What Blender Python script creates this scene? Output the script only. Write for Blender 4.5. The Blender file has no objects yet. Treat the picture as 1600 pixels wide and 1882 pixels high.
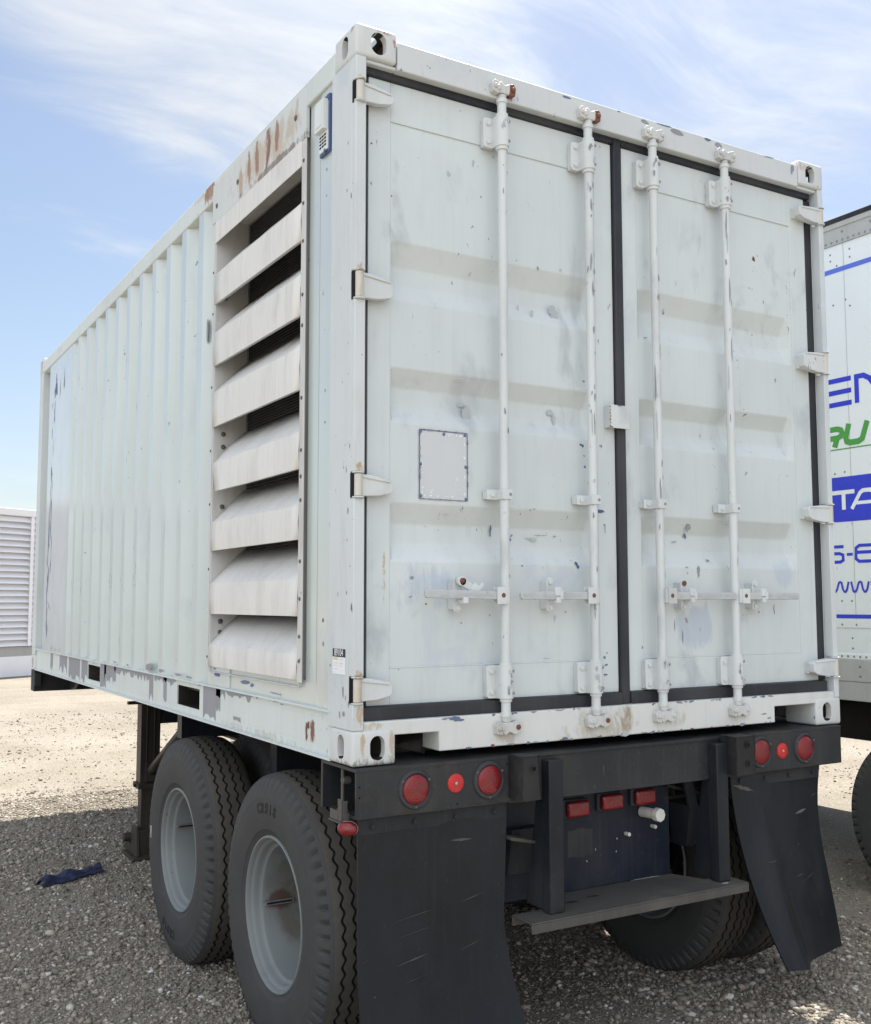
import bpy, bmesh, math, random
import numpy as np
from mathutils import Vector, Matrix, noise as mnoise

scene = bpy.context.scene
R_ = math.radians
GZ = 1.15            # height of the container floor line above the ground

# ------------------------------------------------------------------ camera
cam_d = bpy.data.cameras.new("camera")
cam = bpy.data.objects.new("camera", cam_d)
scene.collection.objects.link(cam)
scene.camera = cam
CAM = Vector((-1.55241, -3.17137, 0.54880 + GZ))
rx, rz, ry = 0.0858494, 0.5337460, -0.0013634
fw = Vector((math.sin(rz)*math.cos(rx), math.cos(rz)*math.cos(rx), math.sin(rx)))
rt = Vector((math.cos(rz), -math.sin(rz), 0))
up = rt.cross(fw)
rt2 = rt*math.cos(ry) + up*math.sin(ry)
up2 = -rt*math.sin(ry) + up*math.cos(ry)
m = Matrix((rt2, up2, -fw)).transposed().to_4x4()
m.translation = CAM
cam.matrix_world = m
cam_d.sensor_fit = 'HORIZONTAL'
cam_d.sensor_width = 36
cam_d.lens = 36*1915.466/1600
cam_d.clip_start = 0.05
cam_d.clip_end = 3000

# ------------------------------------------------------------------ light
SUN_DIR = Vector((0.384, 0.336, 1.0)).normalized()       # towards the sun
sun_el = math.asin(SUN_DIR.z)
sun_az = math.atan2(SUN_DIR.x, SUN_DIR.y)
sd = bpy.data.lights.new("sun", 'SUN')
sd.energy = 5.0
sd.angle = R_(0.53)
sd.color = (1.0, 0.955, 0.88)
so = bpy.data.objects.new("sun", sd)
scene.collection.objects.link(so)
so.rotation_euler = (-SUN_DIR).to_track_quat('-Z', 'Y').to_euler()
so.location = (8, 6, 20)

scene.view_settings.view_transform = 'Standard'
scene.view_settings.look = 'None'
scene.view_settings.exposure = 1.07
scene.view_settings.gamma = 1.0
scene.view_settings.use_curve_mapping = False
scene.render.resolution_x = 871
scene.render.resolution_y = 1024
scene.cycles.max_bounces = 8
scene.cycles.diffuse_bounces = 4


class NT:
    """small helper to wire shader nodes"""
    def __init__(s, tree):
        s.t = tree
        s.n = tree.nodes
        s.l = tree.links

    def node(s, typ, **kw):
        n = s.n.new(typ)
        for k, v in kw.items():
            setattr(n, k, v)
        return n

    def setin(s, n, i, v):
        if hasattr(v, 'default_value') or hasattr(v, 'is_output'):
            s.l.new(v, n.inputs[i])
        elif v is not None:
            d = n.inputs[i]
            if hasattr(d.default_value, '__len__') and not hasattr(v, '__len__'):
                v = [v]*len(d.default_value)
            if hasattr(v, '__len__') and len(d.default_value) == 4 and len(v) == 3:
                v = (*v, 1)
            d.default_value = v

    def math(s, op, a, b=None, c=None, clamp=False):
        n = s.node('ShaderNodeMath', operation=op, use_clamp=clamp)
        s.setin(n, 0, a)
        if b is not None: s.setin(n, 1, b)
        if c is not None: s.setin(n, 2, c)
        return n.outputs[0]

    def vmath(s, op, a, b=None, out=0):
        n = s.node('ShaderNodeVectorMath', operation=op)
        s.setin(n, 0, a)
        if b is not None: s.setin(n, 1, b)
        return n.outputs['Value'] if out == 'v' else n.outputs[0]

    def mix(s, f, a, b, mode='MIX'):
        n = s.node('ShaderNodeMix', data_type='RGBA', blend_type=mode)
        s.setin(n, 0, f); s.setin(n, 6, a); s.setin(n, 7, b)
        return n.outputs[2]

    def ramp(s, v, lo, hi, a=0.0, b=1.0, smooth=True):
        n = s.node('ShaderNodeMapRange', interpolation_type='SMOOTHSTEP' if smooth else 'LINEAR')
        s.setin(n, 0, v); s.setin(n, 1, lo); s.setin(n, 2, hi); s.setin(n, 3, a); s.setin(n, 4, b)
        return n.outputs[0]

    def noise(s, vec, scale, detail=3, rough=.55, dist=0.0):
        n = s.node('ShaderNodeTexNoise')
        s.setin(n, 'Vector', vec); n.inputs['Scale'].default_value = scale
        n.inputs['Detail'].default_value = detail; n.inputs['Roughness'].default_value = rough
        n.inputs['Distortion'].default_value = dist
        return n.outputs[0]

    def voro(s, vec, scale, feature='F1'):
        n = s.node('ShaderNodeTexVoronoi', feature=feature)
        s.setin(n, 'Vector', vec); n.inputs['Scale'].default_value = scale
        return n

    def mapping(s, vec, scale=(1, 1, 1), loc=(0, 0, 0)):
        n = s.node('ShaderNodeMapping')
        s.setin(n, 'Vector', vec); n.inputs['Scale'].default_value = scale; n.inputs['Location'].default_value = loc
        return n.outputs[0]

    def blob(s, P, c, r):
        """soft ellipsoid mask, 1 in the middle"""
        d = s.vmath('SUBTRACT', P, c)
        d = s.vmath('DIVIDE', d, r)
        return s.ramp(s.vmath('LENGTH', d, out='v'), .25, 1.0, 1.0, 0.0)


# ------------------------------------------------------------------ sky
world = bpy.data.worlds.new("World")
scene.world = world
world.use_nodes = True
W = NT(world.node_tree)
bg = [n for n in W.n if n.type == 'BACKGROUND'][0]
sky = W.node('ShaderNodeTexSky', sky_type='NISHITA')
sky.sun_disc = False
sky.sun_elevation = sun_el
sky.sun_rotation = sun_az
sky.air_density = 1.0
sky.dust_density = 1.2
sky.ozone_density = 1.3
D = W.node('ShaderNodeTexCoord').outputs['Generated']
sep = W.node('ShaderNodeSeparateXYZ'); W.l.new(D, sep.inputs[0])
zz = W.math('MAXIMUM', W.math('ADD', sep.outputs[2], .12), .03)
comb = W.node('ShaderNodeCombineXYZ')
W.l.new(W.math('DIVIDE', sep.outputs[0], zz), comb.inputs[0])
W.l.new(W.math('DIVIDE', sep.outputs[1], zz), comb.inputs[1])
cp = comb.outputs[0]
warp = W.node('ShaderNodeTexNoise'); W.setin(warp, 'Vector', cp); warp.inputs['Scale'].default_value = 1.1
cpw = W.vmath('ADD', cp, W.vmath('MULTIPLY', W.vmath('SUBTRACT', warp.outputs['Color'], (.5, .5, .5)), (.5, .5, .5)))
c1 = W.noise(W.mapping(cpw, (.55, 1.25, 1), (3.1, 1.7, 0)), 1.3, 8, .58, .3)
c2 = W.noise(W.mapping(cpw, (.8, 2.0, 1), (8.0, 2.0, 0)), 2.6, 8, .64, .4)
cov = W.math('ADD', W.math('MULTIPLY', c1, .80), W.math('MULTIPLY', c2, .42))
def dirblob(d, inner, outer, amt):
    global cov
    v = Vector(d).normalized()
    dot = W.vmath('DOT_PRODUCT', D, tuple(v), out='v')
    f = W.ramp(dot, math.cos(R_(outer)), math.cos(R_(inner)), 0, amt)
    cov = W.math('ADD', cov, f)
CLOUDS = [((0.262, 0.814, 0.518), 1, 13, .20), ((.08, .83, .50), 1, 10, .12), ((0.40, .77, .50), 1, 11, .14),
          ((0.10, 0.90, 0.42), 1, 8, -.10), ((0.19, .93, .25), 2, 11, -.13), ((.62, .64, .45), 2, 12, -.02),
          ((.75, .52, .40), 2, 12, .04), ((0.11, .97, .17), .5, 6, .02)]
for d_, i_, o_, a_ in CLOUDS:
    dirblob(d_, i_, o_, a_)
behind = W.ramp(W.vmath('DOT_PRODUCT', D, (-.55, -.70, .45), out='v'), .0, .95, 0, .2)  # extra cloud cover added behind the camera, out of view, for fill
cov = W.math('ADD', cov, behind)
cm = W.ramp(cov, .53, .86)
hor = W.ramp(sep.outputs[2], .0, .30, .22, 0)            # pale haze near the horizon
cm = W.math('MAXIMUM', cm, hor)
cloudcol = W.mix(W.ramp(c2, .3, .7), (6.0, 6.6, 7.6), (7.8, 8.15, 8.6))
glow = W.ramp(W.vmath('DOT_PRODUCT', D, tuple(SUN_DIR), out='v'), .70, 1.0, 1.0, 1.5)
back = W.ramp(W.vmath('DOT_PRODUCT', D, (-.72, -.62, .3), out='v'), -.1, .95, 1.0, 2.15)  # clouds brightened out of view behind the camera as added fill light
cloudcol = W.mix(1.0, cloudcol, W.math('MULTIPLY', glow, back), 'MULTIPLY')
skyb = W.mix(.05, W.mix(1.0, sky.outputs[0], (1.5, 1.45, 1.38), 'MULTIPLY'), (7.6, 8.2, 9.2))
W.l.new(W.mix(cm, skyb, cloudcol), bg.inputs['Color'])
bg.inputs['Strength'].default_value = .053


# ------------------------------------------------------------------ materials
MATS = {}
def new_mat(name):
    mt = bpy.data.materials.new(name)
    mt.use_nodes = True
    t = NT(mt.node_tree)
    b = mt.node_tree.nodes['Principled BSDF']
    t.b = b
    MATS[name] = mt
    return mt, t, b

def bump(t, b, h, strength=.3, dist=.01):
    n = t.node('ShaderNodeBump')
    t.setin(n, 'Height', h)
    n.inputs['Strength'].default_value = strength
    n.inputs['Distance'].default_value = dist
    t.l.new(n.outputs[0], b.inputs['Normal'])

def paint(name, base=(.62, .655, .65), cool=(.50, .55, .575), patch=.5, streak=.06, chips=.0, chipcol=(.17, .19, .25),
          rough=.5, spots=(), edge=None, dirt=.0, dirtcol=(.36, .31, .24), dent=.25, seed=0, spec=.35, fs=0, coat=0):
    mt, t, b = new_mat(name)
    P = t.node('ShaderNodeTexCoord').outputs['Object']
    P = t.mapping(P, (1, 1, 1), (0, 0, 0))
    Q = t.mapping(P, (1, 1, 1), (seed*3.7, seed*1.3, seed*2.1))
    col = t.mix(t.ramp(t.noise(Q, 1.1, 4), .35, .7), base, tuple(x*.93 for x in base))
    pn = t.noise(t.mapping(Q, (1, 1, .55)), 3.4, 5, .6, .4)
    col = t.mix(t.ramp(pn, .56, .70, 0, patch), col, cool)
    pn2 = t.noise(t.mapping(Q, (1, 1, .8), (7, 3, 1)), 2.2, 3, .5)
    col = t.mix(t.ramp(pn2, .58, .75, 0, patch*.55), col, tuple(min(.80, x*1.1) for x in base))
    st = t.noise(t.mapping(Q, (38, 38, 1.1)), 1.0, 3, .6)
    col = t.mix(t.ramp(st, .5, .8, 0, streak*3), col, tuple(x*.78 for x in base))
    if fs:
        s2 = t.noise(t.mapping(Q, (170, 170, 1.6)), 1.0, 4, .7)
        col = t.mix(t.ramp(s2, .5, .72, 0, fs), col, tuple(x*.62 for x in base))
    fine = t.noise(Q, 160, 2)
    col = t.mix(t.ramp(fine, .55, .75, 0, .1), col, tuple(x*.8 for x in base))
    if dirt:
        dn = t.noise(t.mapping(Q, (9, 9, 2.2)), 1.0, 6, .68, .3)
        col = t.mix(t.ramp(dn, .46, .72, 0, dirt), col, dirtcol)
    if chips:
        k1 = t.ramp(t.noise(t.mapping(Q, (1, 1, .6)), 34, 7, .68), .655-.02*chips, .675-.02*chips)
        k2 = t.ramp(t.noise(Q, 2.3, 3), .45, .6)
        col = t.mix(t.math('MULTIPLY', k1, k2), col, chipcol)
    for (c, r, colr, amt, ns, th) in spots:
        msk = t.blob(P, c, r)
        nn = t.noise(t.mapping(Q, (1, 1, .45)), abs(ns)*1.6, 8, .72, .4)
        msk = t.ramp(t.math('ADD', t.math('MULTIPLY', msk, .8), t.math('MULTIPLY', t.math('SUBTRACT', nn, .5), 3.2)), th, th+.55, 0, amt)
        msk = t.math('MULTIPLY', msk, t.ramp(t.blob(P, c, tuple(q*1.25 for q in r)), .0, .3))
        col = t.mix(msk, col, colr)
    t.l.new(col, b.inputs['Base Color'])
    b.inputs['Roughness'].default_value = rough
    b.inputs['Specular IOR Level'].default_value = spec
    if coat:
        b.inputs['Coat Weight'].default_value = coat; b.inputs['Coat Roughness'].default_value = .16; b.inputs['Coat IOR'].default_value = 1.6
    bm1 = t.noise(Q, 2.6, 2)
    h = t.math('ADD', t.math('MULTIPLY', bm1, dent), t.math('MULTIPLY', t.noise(Q, 120, 2), .02))
    bump(t, b, h, .35, .02)
    return mt

RUST = (.17, .065, .04)
RUSTY = (.42, .27, .13)
GRIME = (.20, .18, .15)
paint('paint_side', (.53, .585, .56), (.44, .49, .495), .6, .05, .25, rough=.3, spec=.5, coat=1.0, dent=.22, dirt=.10, dirtcol=(.40, .39, .34), spots=[
    ((0, 5.2, 1.4), (.2, .75, 2.2), (.60, .64, .69), .65, 4, .35),
    ((0, .25, .28), (.2, .35, .2), (.40, .42, .41), .4, 9, .55)])
paint('paint_door', (.612, .655, .652), (.44, .475, .495), .95, .08, .15, seed=2, dirt=.12, dirtcol=(.42, .41, .37), dent=.55, spots=[
    ((.30, .05, .58), (.22, .2, .16), (.47, .53, .60), .75, 7, .45),
    ((.40, .05, .40), (.2, .2, .25), (.50, .56, .62), .55, 5, .5),
    ((.85, .05, .66), (.30, .2, .10), (.50, .55, .60), .7, 7, .45),
    ((.62, .05, .35), (.5, .2, .12), (.50, .55, .60), .45, 6, .5),
    ((1.62, .05, .44), (.22, .2, .14), (.44, .50, .57), .8, 6, .45),
    ((2.17, .05, .68), (.14, .2, .13), (.46, .52, .59), .7, 7, .45),
    ((1.28, .05, 1.7), (.06, .2, .5), (.50, .56, .62), .6, 6, .5),
    ((1.02, .05, 1.75), (.10, .2, .10), (.47, .50, .50), .5, 12, .5),
    ((.95, .05, 1.25), (.12, .2, .14), (.46, .50, .53), .5, 14, .5),
    ((.50, .05, 1.28), (.12, .2, .12), (.46, .49, .50), .5, 14, .5),
    ((.142, .05, .62), (.012, .2, .15), (.45, .29, .12), .8, 25, .55),
    ((.45, .05, 2.08), (.12, .2, .16), (.52, .57, .60), .55, 7, .5),
    ((1.66, .05, 1.95), (.05, .2, .14), (.48, .54, .56), .6, 8, .5)])
paint('paint_frame', (.605, .635, .638), (.50, .555, .585), .7, .07, .5, seed=4, dirt=.16, spots=[
    ((.02, 0, 1.70), (.035, .05, .06), RUSTY, .8, 40, .5),
    ((.02, 0, .99), (.035, .05, .07), RUSTY, .85, 40, .5),
    ((.02, 0, .29), (.035, .05, .07), RUSTY, .85, 40, .5),
    ((.03, 0, .17), (.05, .06, .06), RUSTY, .7, 25, .5),
    ((.02, 0, 2.385), (.03, .05, .03), RUSTY, .7, 40, .5),
    ((-.0, .1, 2.5), (.1, .12, .2), (.50, .58, .63), .5, 6, .5)])
paint('paint_sill', (.66, .675, .65), (.55, .58, .59), .35, .10, .4, seed=5, dirt=.16, spots=[
    ((1.17, 0, .09), (.12, .2, .14), (.30, .23, .16), .85, 14, .45),
    ((1.05, 0, .07), (.35, .2, .12), (.40, .35, .27), .6, 10, .5),
    ((.62, 0, .08), (.10, .2, .09), (.44, .36, .28), .6, 16, .5),
    ((1.44, 0, .08), (.10, .2, .08), (.42, .36, .28), .55, 16, .5),
    ((1.8, 0, .08), (.10, .2, .08), (.45, .40, .33), .5, 16, .5),
    ((.07, 0, .13), (.08, .1, .03), (.42, .32, .2), .7, 18, .45)])
paint('paint_casting', (.63, .65, .635), (.53, .57, .59), .4, .1, .9, seed=6, dirt=.16, dirtcol=(.42, .35, .25), spots=[
    ((.08, .05, .0), (.2, .2, .05), (.20, .17, .14), .8, 30, .42),
    ((.035, 0, .06), (.02, .03, .12), RUSTY, .7, 20, .5),
    ((.145, 0, .06), (.02, .03, .12), RUSTY, .6, 20, .5),
    ((.11, 0, 2.58), (.05, .05, .02), (.33, .14, .10), .9, 30, .5),
    ((.15, 0, 2.55), (.014, .05, .03), (.33, .14, .10), .9, 20, .5),
    ((0, .03, 2.58), (.05, .03, .03), (.30, .15, .10), .8, 35, .5),
    ((2.3, 0, 2.56), (.05, .1, .04), (.40, .28, .24), .7, 30, .55)])
paint('paint_header', (.59, .612, .61), (.50, .55, .575), .5, .08, .5, seed=7, spots=[
    ((.45, 0, 2.52), (.3, .2, .12), (.52, .56, .58), .6, 6, .5)])
paint('paint_rail', (.62, .665, .645), (.52, .57, .585), .4, .08, .6, seed=8, dirt=.12, spots=[
    ((0, 1.60, 2.53), (.1, .12, .09), (.30, .16, .09), .95, 14, .25),
    ((0, 1.75, 2.55), (.1, .2, .05), (.45, .32, .2), .5, 22, .5),
    ((0, .36, .09), (.05, .035, .06), RUST, .95, 20, .1),
    ((0, .9, .02), (.1, 1.0, .03), (.40, .38, .33), .5, 14, .5)])
paint('paint_hardware', (.63, .655, .65), (.40, .42, .43), .55, .05, 1.1, (.28, .29, .29), seed=9, dirt=.26, dirtcol=(.40, .40, .38), dent=.1)
paint('paint_handle', (.50, .515, .51), (.36, .37, .37), .6, .1, 1.2, (.27, .28, .28), seed=31, dirt=.3, dirtcol=(.33, .33, .32), dent=.1)
paint('paint_cam', (.58, .59, .57), (.40, .40, .38), .6, .05, 1.0, (.14, .11, .10), seed=10, dirt=.45, dirtcol=(.26, .19, .14), dent=.1)
paint('paint_hinge_pin', (.60, .58, .52), (.52, .50, .45), .5, .1, .4, RUST, seed=11, dirt=.75, dirtcol=(.44, .29, .15), dent=.1)
paint('placard_paint', (.60, .62, .63), (.50, .52, .53), .4, .04, .5, (.74, .76, .78), seed=12, dent=.1)
paint('rusty_plate', (.60, .625, .615), (.52, .56, .57), .5, .05, .2, RUST, seed=13, dirt=.2, dirtcol=(.5, .42, .32), spots=[
    ((0, .85, 2.43), (.1, .55, .14), (.50, .40, .29), .75, 9, .25),
    ((0, 1.15, 2.42), (.1, .04, .12), (.42, .31, .21), .85, 14, .3),
    ((0, 1.05, 2.43), (.1, .035, .14), (.30, .165, .11), .9, 14, .28),
    ((0, .95, 2.44), (.1, .04, .14), (.28, .15, .10), .9, 14, .28),
    ((0, .83, 2.46), (.1, .045, .15), (.22, .105, .075), .95, 14, .25),
    ((0, .73, 2.47), (.1, .035, .13), (.28, .15, .10), .9, 14, .28),
    ((0, .52, 2.47), (.1, .035, .14), (.45, .34, .23), .75, 14, .3),
    ((0, .75, 2.35), (.1, .5, .03), (.17, .13, .10), .8, 14, .2)])
paint('blade_paint', (.72, .705, .67), (.45, .44, .42), .4, .16, .0, seed=14, dirt=.2, dirtcol=(.30, .27, .23), rough=.5, dent=.3, fs=.4)
paint('blade_frame', (.60, .595, .575), (.42, .42, .41), .5, .12, .3, (.2, .2, .2), seed=15, dirt=.3, dirtcol=(.28, .25, .21))
paint('rim_paint', (.185, .20, .198), (.14, .15, .148), .45, .03, .4, (.12, .08, .05), seed=16, dent=.05, rough=.45)
paint('rim_rusty', (.18, .19, .185), (.14, .13, .12), .5, .03, .8, (.12, .07, .04), seed=17, dirt=.75, dirtcol=(.085, .055, .035), dent=.05)
paint('rim_worn', (.185, .20, .198), (.14, .15, .148), .45, .03, .5, (.07, .045, .03), seed=27, dent=.05, rough=.5, spots=[
    ((.19, .20, -.12), (.12, .16, .24), (.085, .068, .05), .75, 4, .2),
    ((.20, .22, -.05), (.16, .25, .30), (.12, .11, .095), .6, 3, .1),
    ((.13, .235, -.05), (.09, .06, .05), (.07, .035, .02), .8, 9, .1)])
paint('truck_white', (.74, .765, .78), (.70, .73, .75), .3, .03, .12, (.4, .4, .4), seed=18, dent=.2, rough=.4)
paint('truck_grey', (.42, .42, .41), (.34, .34, .33), .4, .12, .4, (.2, .2, .2), seed=19, dirt=.25, dirtcol=(.28, .25, .2), rough=.45)
paint('building_white', (.86, .85, .87), (.80, .80, .84), .3, .03, .0, seed=20, dent=.05)
paint('chip_blue', (.13, .165, .27), (.09, .12, .2), .4, .05, .0, seed=21, dent=.05)
paint('chip_blue_bright', (.075, .115, .24), (.06, .09, .18), .4, .05, .0, seed=22, dent=.05)
paint('chip_grey', (.27, .28, .31), (.22, .23, .27), .4, .12, .0, seed=23, dirt=.2, dirtcol=(.2, .17, .13), dent=.05)
paint('chip_rust', RUST, (.15, .06, .035), .5, .1, .0, seed=24, dent=.05)
paint('chip_pale', (.44, .47, .48), (.40, .43, .45), .5, .1, .0, seed=25, dent=.05)
paint('vent_plastic', (.68, .71, .70), (.6, .63, .63), .3, .03, .0, seed=26, dent=.02, rough=.4)

def dark_metal(name, base=(.022, .026, .034), dust=(.10, .092, .08), amt=.55, rough=.5, seed=0, rustamt=.15):
    mt, t, b = new_mat(name)
    P = t.node('ShaderNodeTexCoord').outputs['Object']
    Q = t.mapping(P, (1, 1, 1), (seed*2.3, seed, seed*.7))
    n1 = t.ramp(t.noise(t.mapping(Q, (1.2, 1.2, .6)), 2.2, 5, .6), .38, .72, 0, amt)
    col = t.mix(n1, base, dust)
    st = t.ramp(t.noise(t.mapping(Q, (45, 45, 1.5)), 1, 3), .52, .75, 0, .35*amt)
    col = t.mix(st, col, dust)
    sp = t.ramp(t.noise(Q, 75, 4, .6), .64, .70, 0, .5*amt)
    col = t.mix(sp, col, tuple(x*1.6 for x in dust))
    ru = t.ramp(t.noise(Q, 9, 5, .65), .60, .72, 0, rustamt)
    col = t.mix(ru, col, (.13, .06, .035))
    t.l.new(col, b.inputs['Base Color'])
    t.setin(b, 'Roughness', t.ramp(n1, 0, amt+.01, rough-.1, rough+.25))
    b.inputs['Specular IOR Level'].default_value = .22
    bump(t, b, t.math('ADD', t.noise(Q, 3, 3), t.math('MULTIPLY', t.noise(Q, 110, 3), .12)), .3, .01)
    return mt
dark_metal('chassis_black', (.014, .017, .023), (.075, .07, .06), amt=.38)
dark_metal('chassis_navy', (.012, .016, .028), (.085, .08, .07), .34, seed=3)
dark_metal('bolster_grey', (.024, .027, .031), (.085, .079, .068), .5, seed=5)
dark_metal('step_steel', (.075, .072, .066), (.15, .135, .115), .6, seed=7)
dark_metal('flap_rubber', (.011, .013, .017), (.038, .038, .04), .5, .42, seed=9, rustamt=.03)
dark_metal('scuff_grey', (.10, .10, .11), (.16, .16, .16), .5, seed=23)
dark_metal('bumper_rubber', (.016, .016, .018), (.07, .068, .064), .5, .6, seed=11, rustamt=0)
dark_metal('gasket_rubber', (.028, .03, .036), (.085, .085, .09), .55, .5, seed=13, rustamt=.0)
dark_metal('under_truck', (.012, .012, .013), (.03, .028, .025), .4, seed=15)
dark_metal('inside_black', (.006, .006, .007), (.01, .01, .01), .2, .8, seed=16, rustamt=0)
dark_metal('leg_steel', (.030, .026, .023), (.10, .082, .062), .55, seed=17, rustamt=.3)
dark_metal('rail_dusty', (.05, .047, .042), (.13, .115, .092), .7, seed=18, rustamt=.3)
dark_metal('wire', (.12, .12, .125), (.17, .17, .17), .4, .5, seed=19, rustamt=0)
dark_metal('bolt_steel', (.10, .095, .09), (.2, .17, .13), .5, .45, seed=20, rustamt=.4)

def tyre_mat(name, base, dust, amt, seed):
    mt, t, b = new_mat(name)
    P = t.node('ShaderNodeTexCoord').outputs['Object']
    n = t.noise(P, 7, 5, .6)
    col = t.mix(t.ramp(n, .3, .7, amt*.5, amt), base, dust)
    col = t.mix(t.ramp(t.noise(P, 90, 3), .58, .7, 0, .3), col, tuple(x*1.25 for x in dust))
    t.l.new(col, b.inputs['Base Color'])
    b.inputs['Roughness'].default_value = .72
    b.inputs['Specular IOR Level'].default_value = .3
    bump(t, b, t.noise(P, 150, 3), .25, .003)
tyre_mat('tyre_wall', (.038, .039, .041), (.066, .064, .060), .6, 1)
tyre_mat('tyre_tread', (.040, .038, .035), (.088, .078, .062), .8, 2)
tyre_mat('tyre_groove', (.012, .012, .012), (.02, .019, .017), .5, 3)
tyre_mat('tyre_letter', (.02, .02, .02), (.03, .03, .03), .3, 4)

def plain(name, col, rough=.5, metal=0.0, coat=0.0, var=.08):
    mt, t, b = new_mat(name)
    P = t.node('ShaderNodeTexCoord').outputs['Object']
    n = t.noise(P, 14, 4)
    c = t.mix(t.ramp(n, .35, .7), col, tuple(x*(1-var) for x in col))
    t.l.new(c, b.inputs['Base Color'])
    b.inputs['Roughness'].default_value = rough
    b.inputs['Metallic'].default_value = metal
    b.inputs['Coat Weight'].default_value = coat
    return mt
plain('decal_blue', (.018, .035, .55), .4)
plain('decal_blue_pale', (.10, .16, .62), .4)
plain('decal_green', (.06, .30, .045), .4)
plain('decal_white', (.78, .79, .80), .4)
plain('sticker_white', (.80, .81, .82), .5)
plain('sticker_black', (.012, .012, .014), .5)
plain('sticker_yellow', (.75, .50, .05), .5)
plain('sticker_print', (.45, .46, .47), .5)
plain('pvc_white', (.62, .61, .56), .5, var=.2)
plain('rivet_grey', (.25, .25, .26), .4, .4)
plain('tag_pale', (.55, .54, .50), .5, var=.4)

def lens_mat(name, col, wave=True):
    mt, t, b = new_mat(name)
    P = t.node('ShaderNodeTexCoord').outputs['Object']
    n = t.noise(P, 30, 4)
    c = t.mix(t.ramp(n, .4, .7), col, (col[0]*.7, col[1]*.8+.008, col[2]*.8+.008))
    d = t.ramp(t.noise(P, 9, 3), .5, .8, 0, .12)
    c = t.mix(d, c, (.22, .12, .11))
    t.l.new(c, b.inputs['Base Color'])
    b.inputs['Roughness'].default_value = .22
    b.inputs['Coat Weight'].default_value = .15
    b.inputs['Coat Roughness'].default_value = .12
    if wave:
        w = t.node('ShaderNodeTexWave', wave_type='RINGS', rings_direction='Y')
        t.setin(w, 'Vector', P); w.inputs['Scale'].default_value = 36
        v_ = t.voro(t.mapping(P, (1, .2, 1)), 75)
        bump(t, b, t.math('ADD', w.outputs[1], t.math('MULTIPLY', v_.outputs['Distance'], .8)), .30, .002)
lens_mat('lens_red', (.20, .006, .010))
lens_mat('reflector_red', (.55, .015, .018))

def rag_mat():
    mt, t, b = new_mat('rag_cloth')
    P = t.node('ShaderNodeTexCoord').outputs['Object']
    c = t.mix(t.ramp(t.noise(P, 12, 4), .35, .7), (.010, .017, .055), (.028, .034, .075))
    t.l.new(c, b.inputs['Base Color']); b.inputs['Roughness'].default_value = .75
    bump(t, b, t.noise(P, 60, 4), .5, .01)
rag_mat()

def ground_mat():
    mt, t, b = new_mat('gravel_ground')
    P = t.node('ShaderNodeTexCoord').outputs['Object']
    wn = t.node('ShaderNodeTexNoise'); t.setin(wn, 'Vector', P); wn.inputs['Scale'].default_value = 22
    jit = t.node('ShaderNodeVectorMath', operation='MULTIPLY_ADD')
    t.l.new(wn.outputs['Color'], jit.inputs[0]); jit.inputs[1].default_value = (.03, .03, .03); t.l.new(P, jit.inputs[2])
    J = jit.outputs[0]
    v1 = t.voro(J, 62); v2 = t.voro(J, 150); v3 = t.voro(J, 26)
    s1 = t.node('ShaderNodeSeparateColor'); t.l.new(v1.outputs['Color'], s1.inputs[0])
    s2 = t.node('ShaderNodeSeparateColor'); t.l.new(v2.outputs['Color'], s2.inputs[0])
    big = t.noise(P, .55, 5, .6)
    base = t.mix(t.ramp(big, .35, .68), (.245, .216, .172), (.36, .325, .27))
    stone = t.mix(s1.outputs[0], (.128, .110, .084), (.58, .525, .435))
    warm = t.mix(t.ramp(s1.outputs[1], .6, .9), stone, (.33, .25, .20))
    c = t.mix(t.ramp(s2.outputs[0], 0, 1, .0, .45), base, (.14, .128, .11))
    dome1 = t.ramp(v1.outputs['Distance'], .15, .62, 1, 0)
    pick = t.math('GREATER_THAN', t.math('ADD', s1.outputs[2], t.math('MULTIPLY', t.math('SUBTRACT', t.noise(P, 2.2, 4), .5), .9)), .22)
    c = t.mix(t.math('MULTIPLY', t.math('MULTIPLY', dome1, pick), .9), c, warm)
    # compacted fines, clods and scattered dark litter
    fines = t.ramp(t.noise(P, 1.1, 6, .62), .50, .66)
    c = t.mix(t.math('MULTIPLY', fines, .45), c, (.25, .23, .198))
    lit = t.ramp(t.noise(t.mapping(P, (1, 1, 1), (5, 2, 0)), 13, 6, .7), .635, .68, 0, .75)
    lit = t.math('MULTIPLY', lit, t.ramp(t.noise(t.mapping(P, (.5, 1, 1)), 1.3, 3), .45, .62))
    c = t.mix(lit, c, (.10, .088, .068))
    t.l.new(c, b.inputs['Base Color'])
    b.inputs['Roughness'].default_value = .9
    b.inputs['Specular IOR Level'].default_value = .2
    h = t.math('ADD', t.math('MULTIPLY', t.math('MULTIPLY', dome1, pick), .6), t.math('MULTIPLY', t.ramp(v2.outputs['Distance'], .1, .65, 1, 0), .25))
    h = t.math('ADD', h, t.math('MULTIPLY', t.noise(P, 8, 6, .65), .9))
    bump(t, b, h, .8, .014)
ground_mat()

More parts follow.
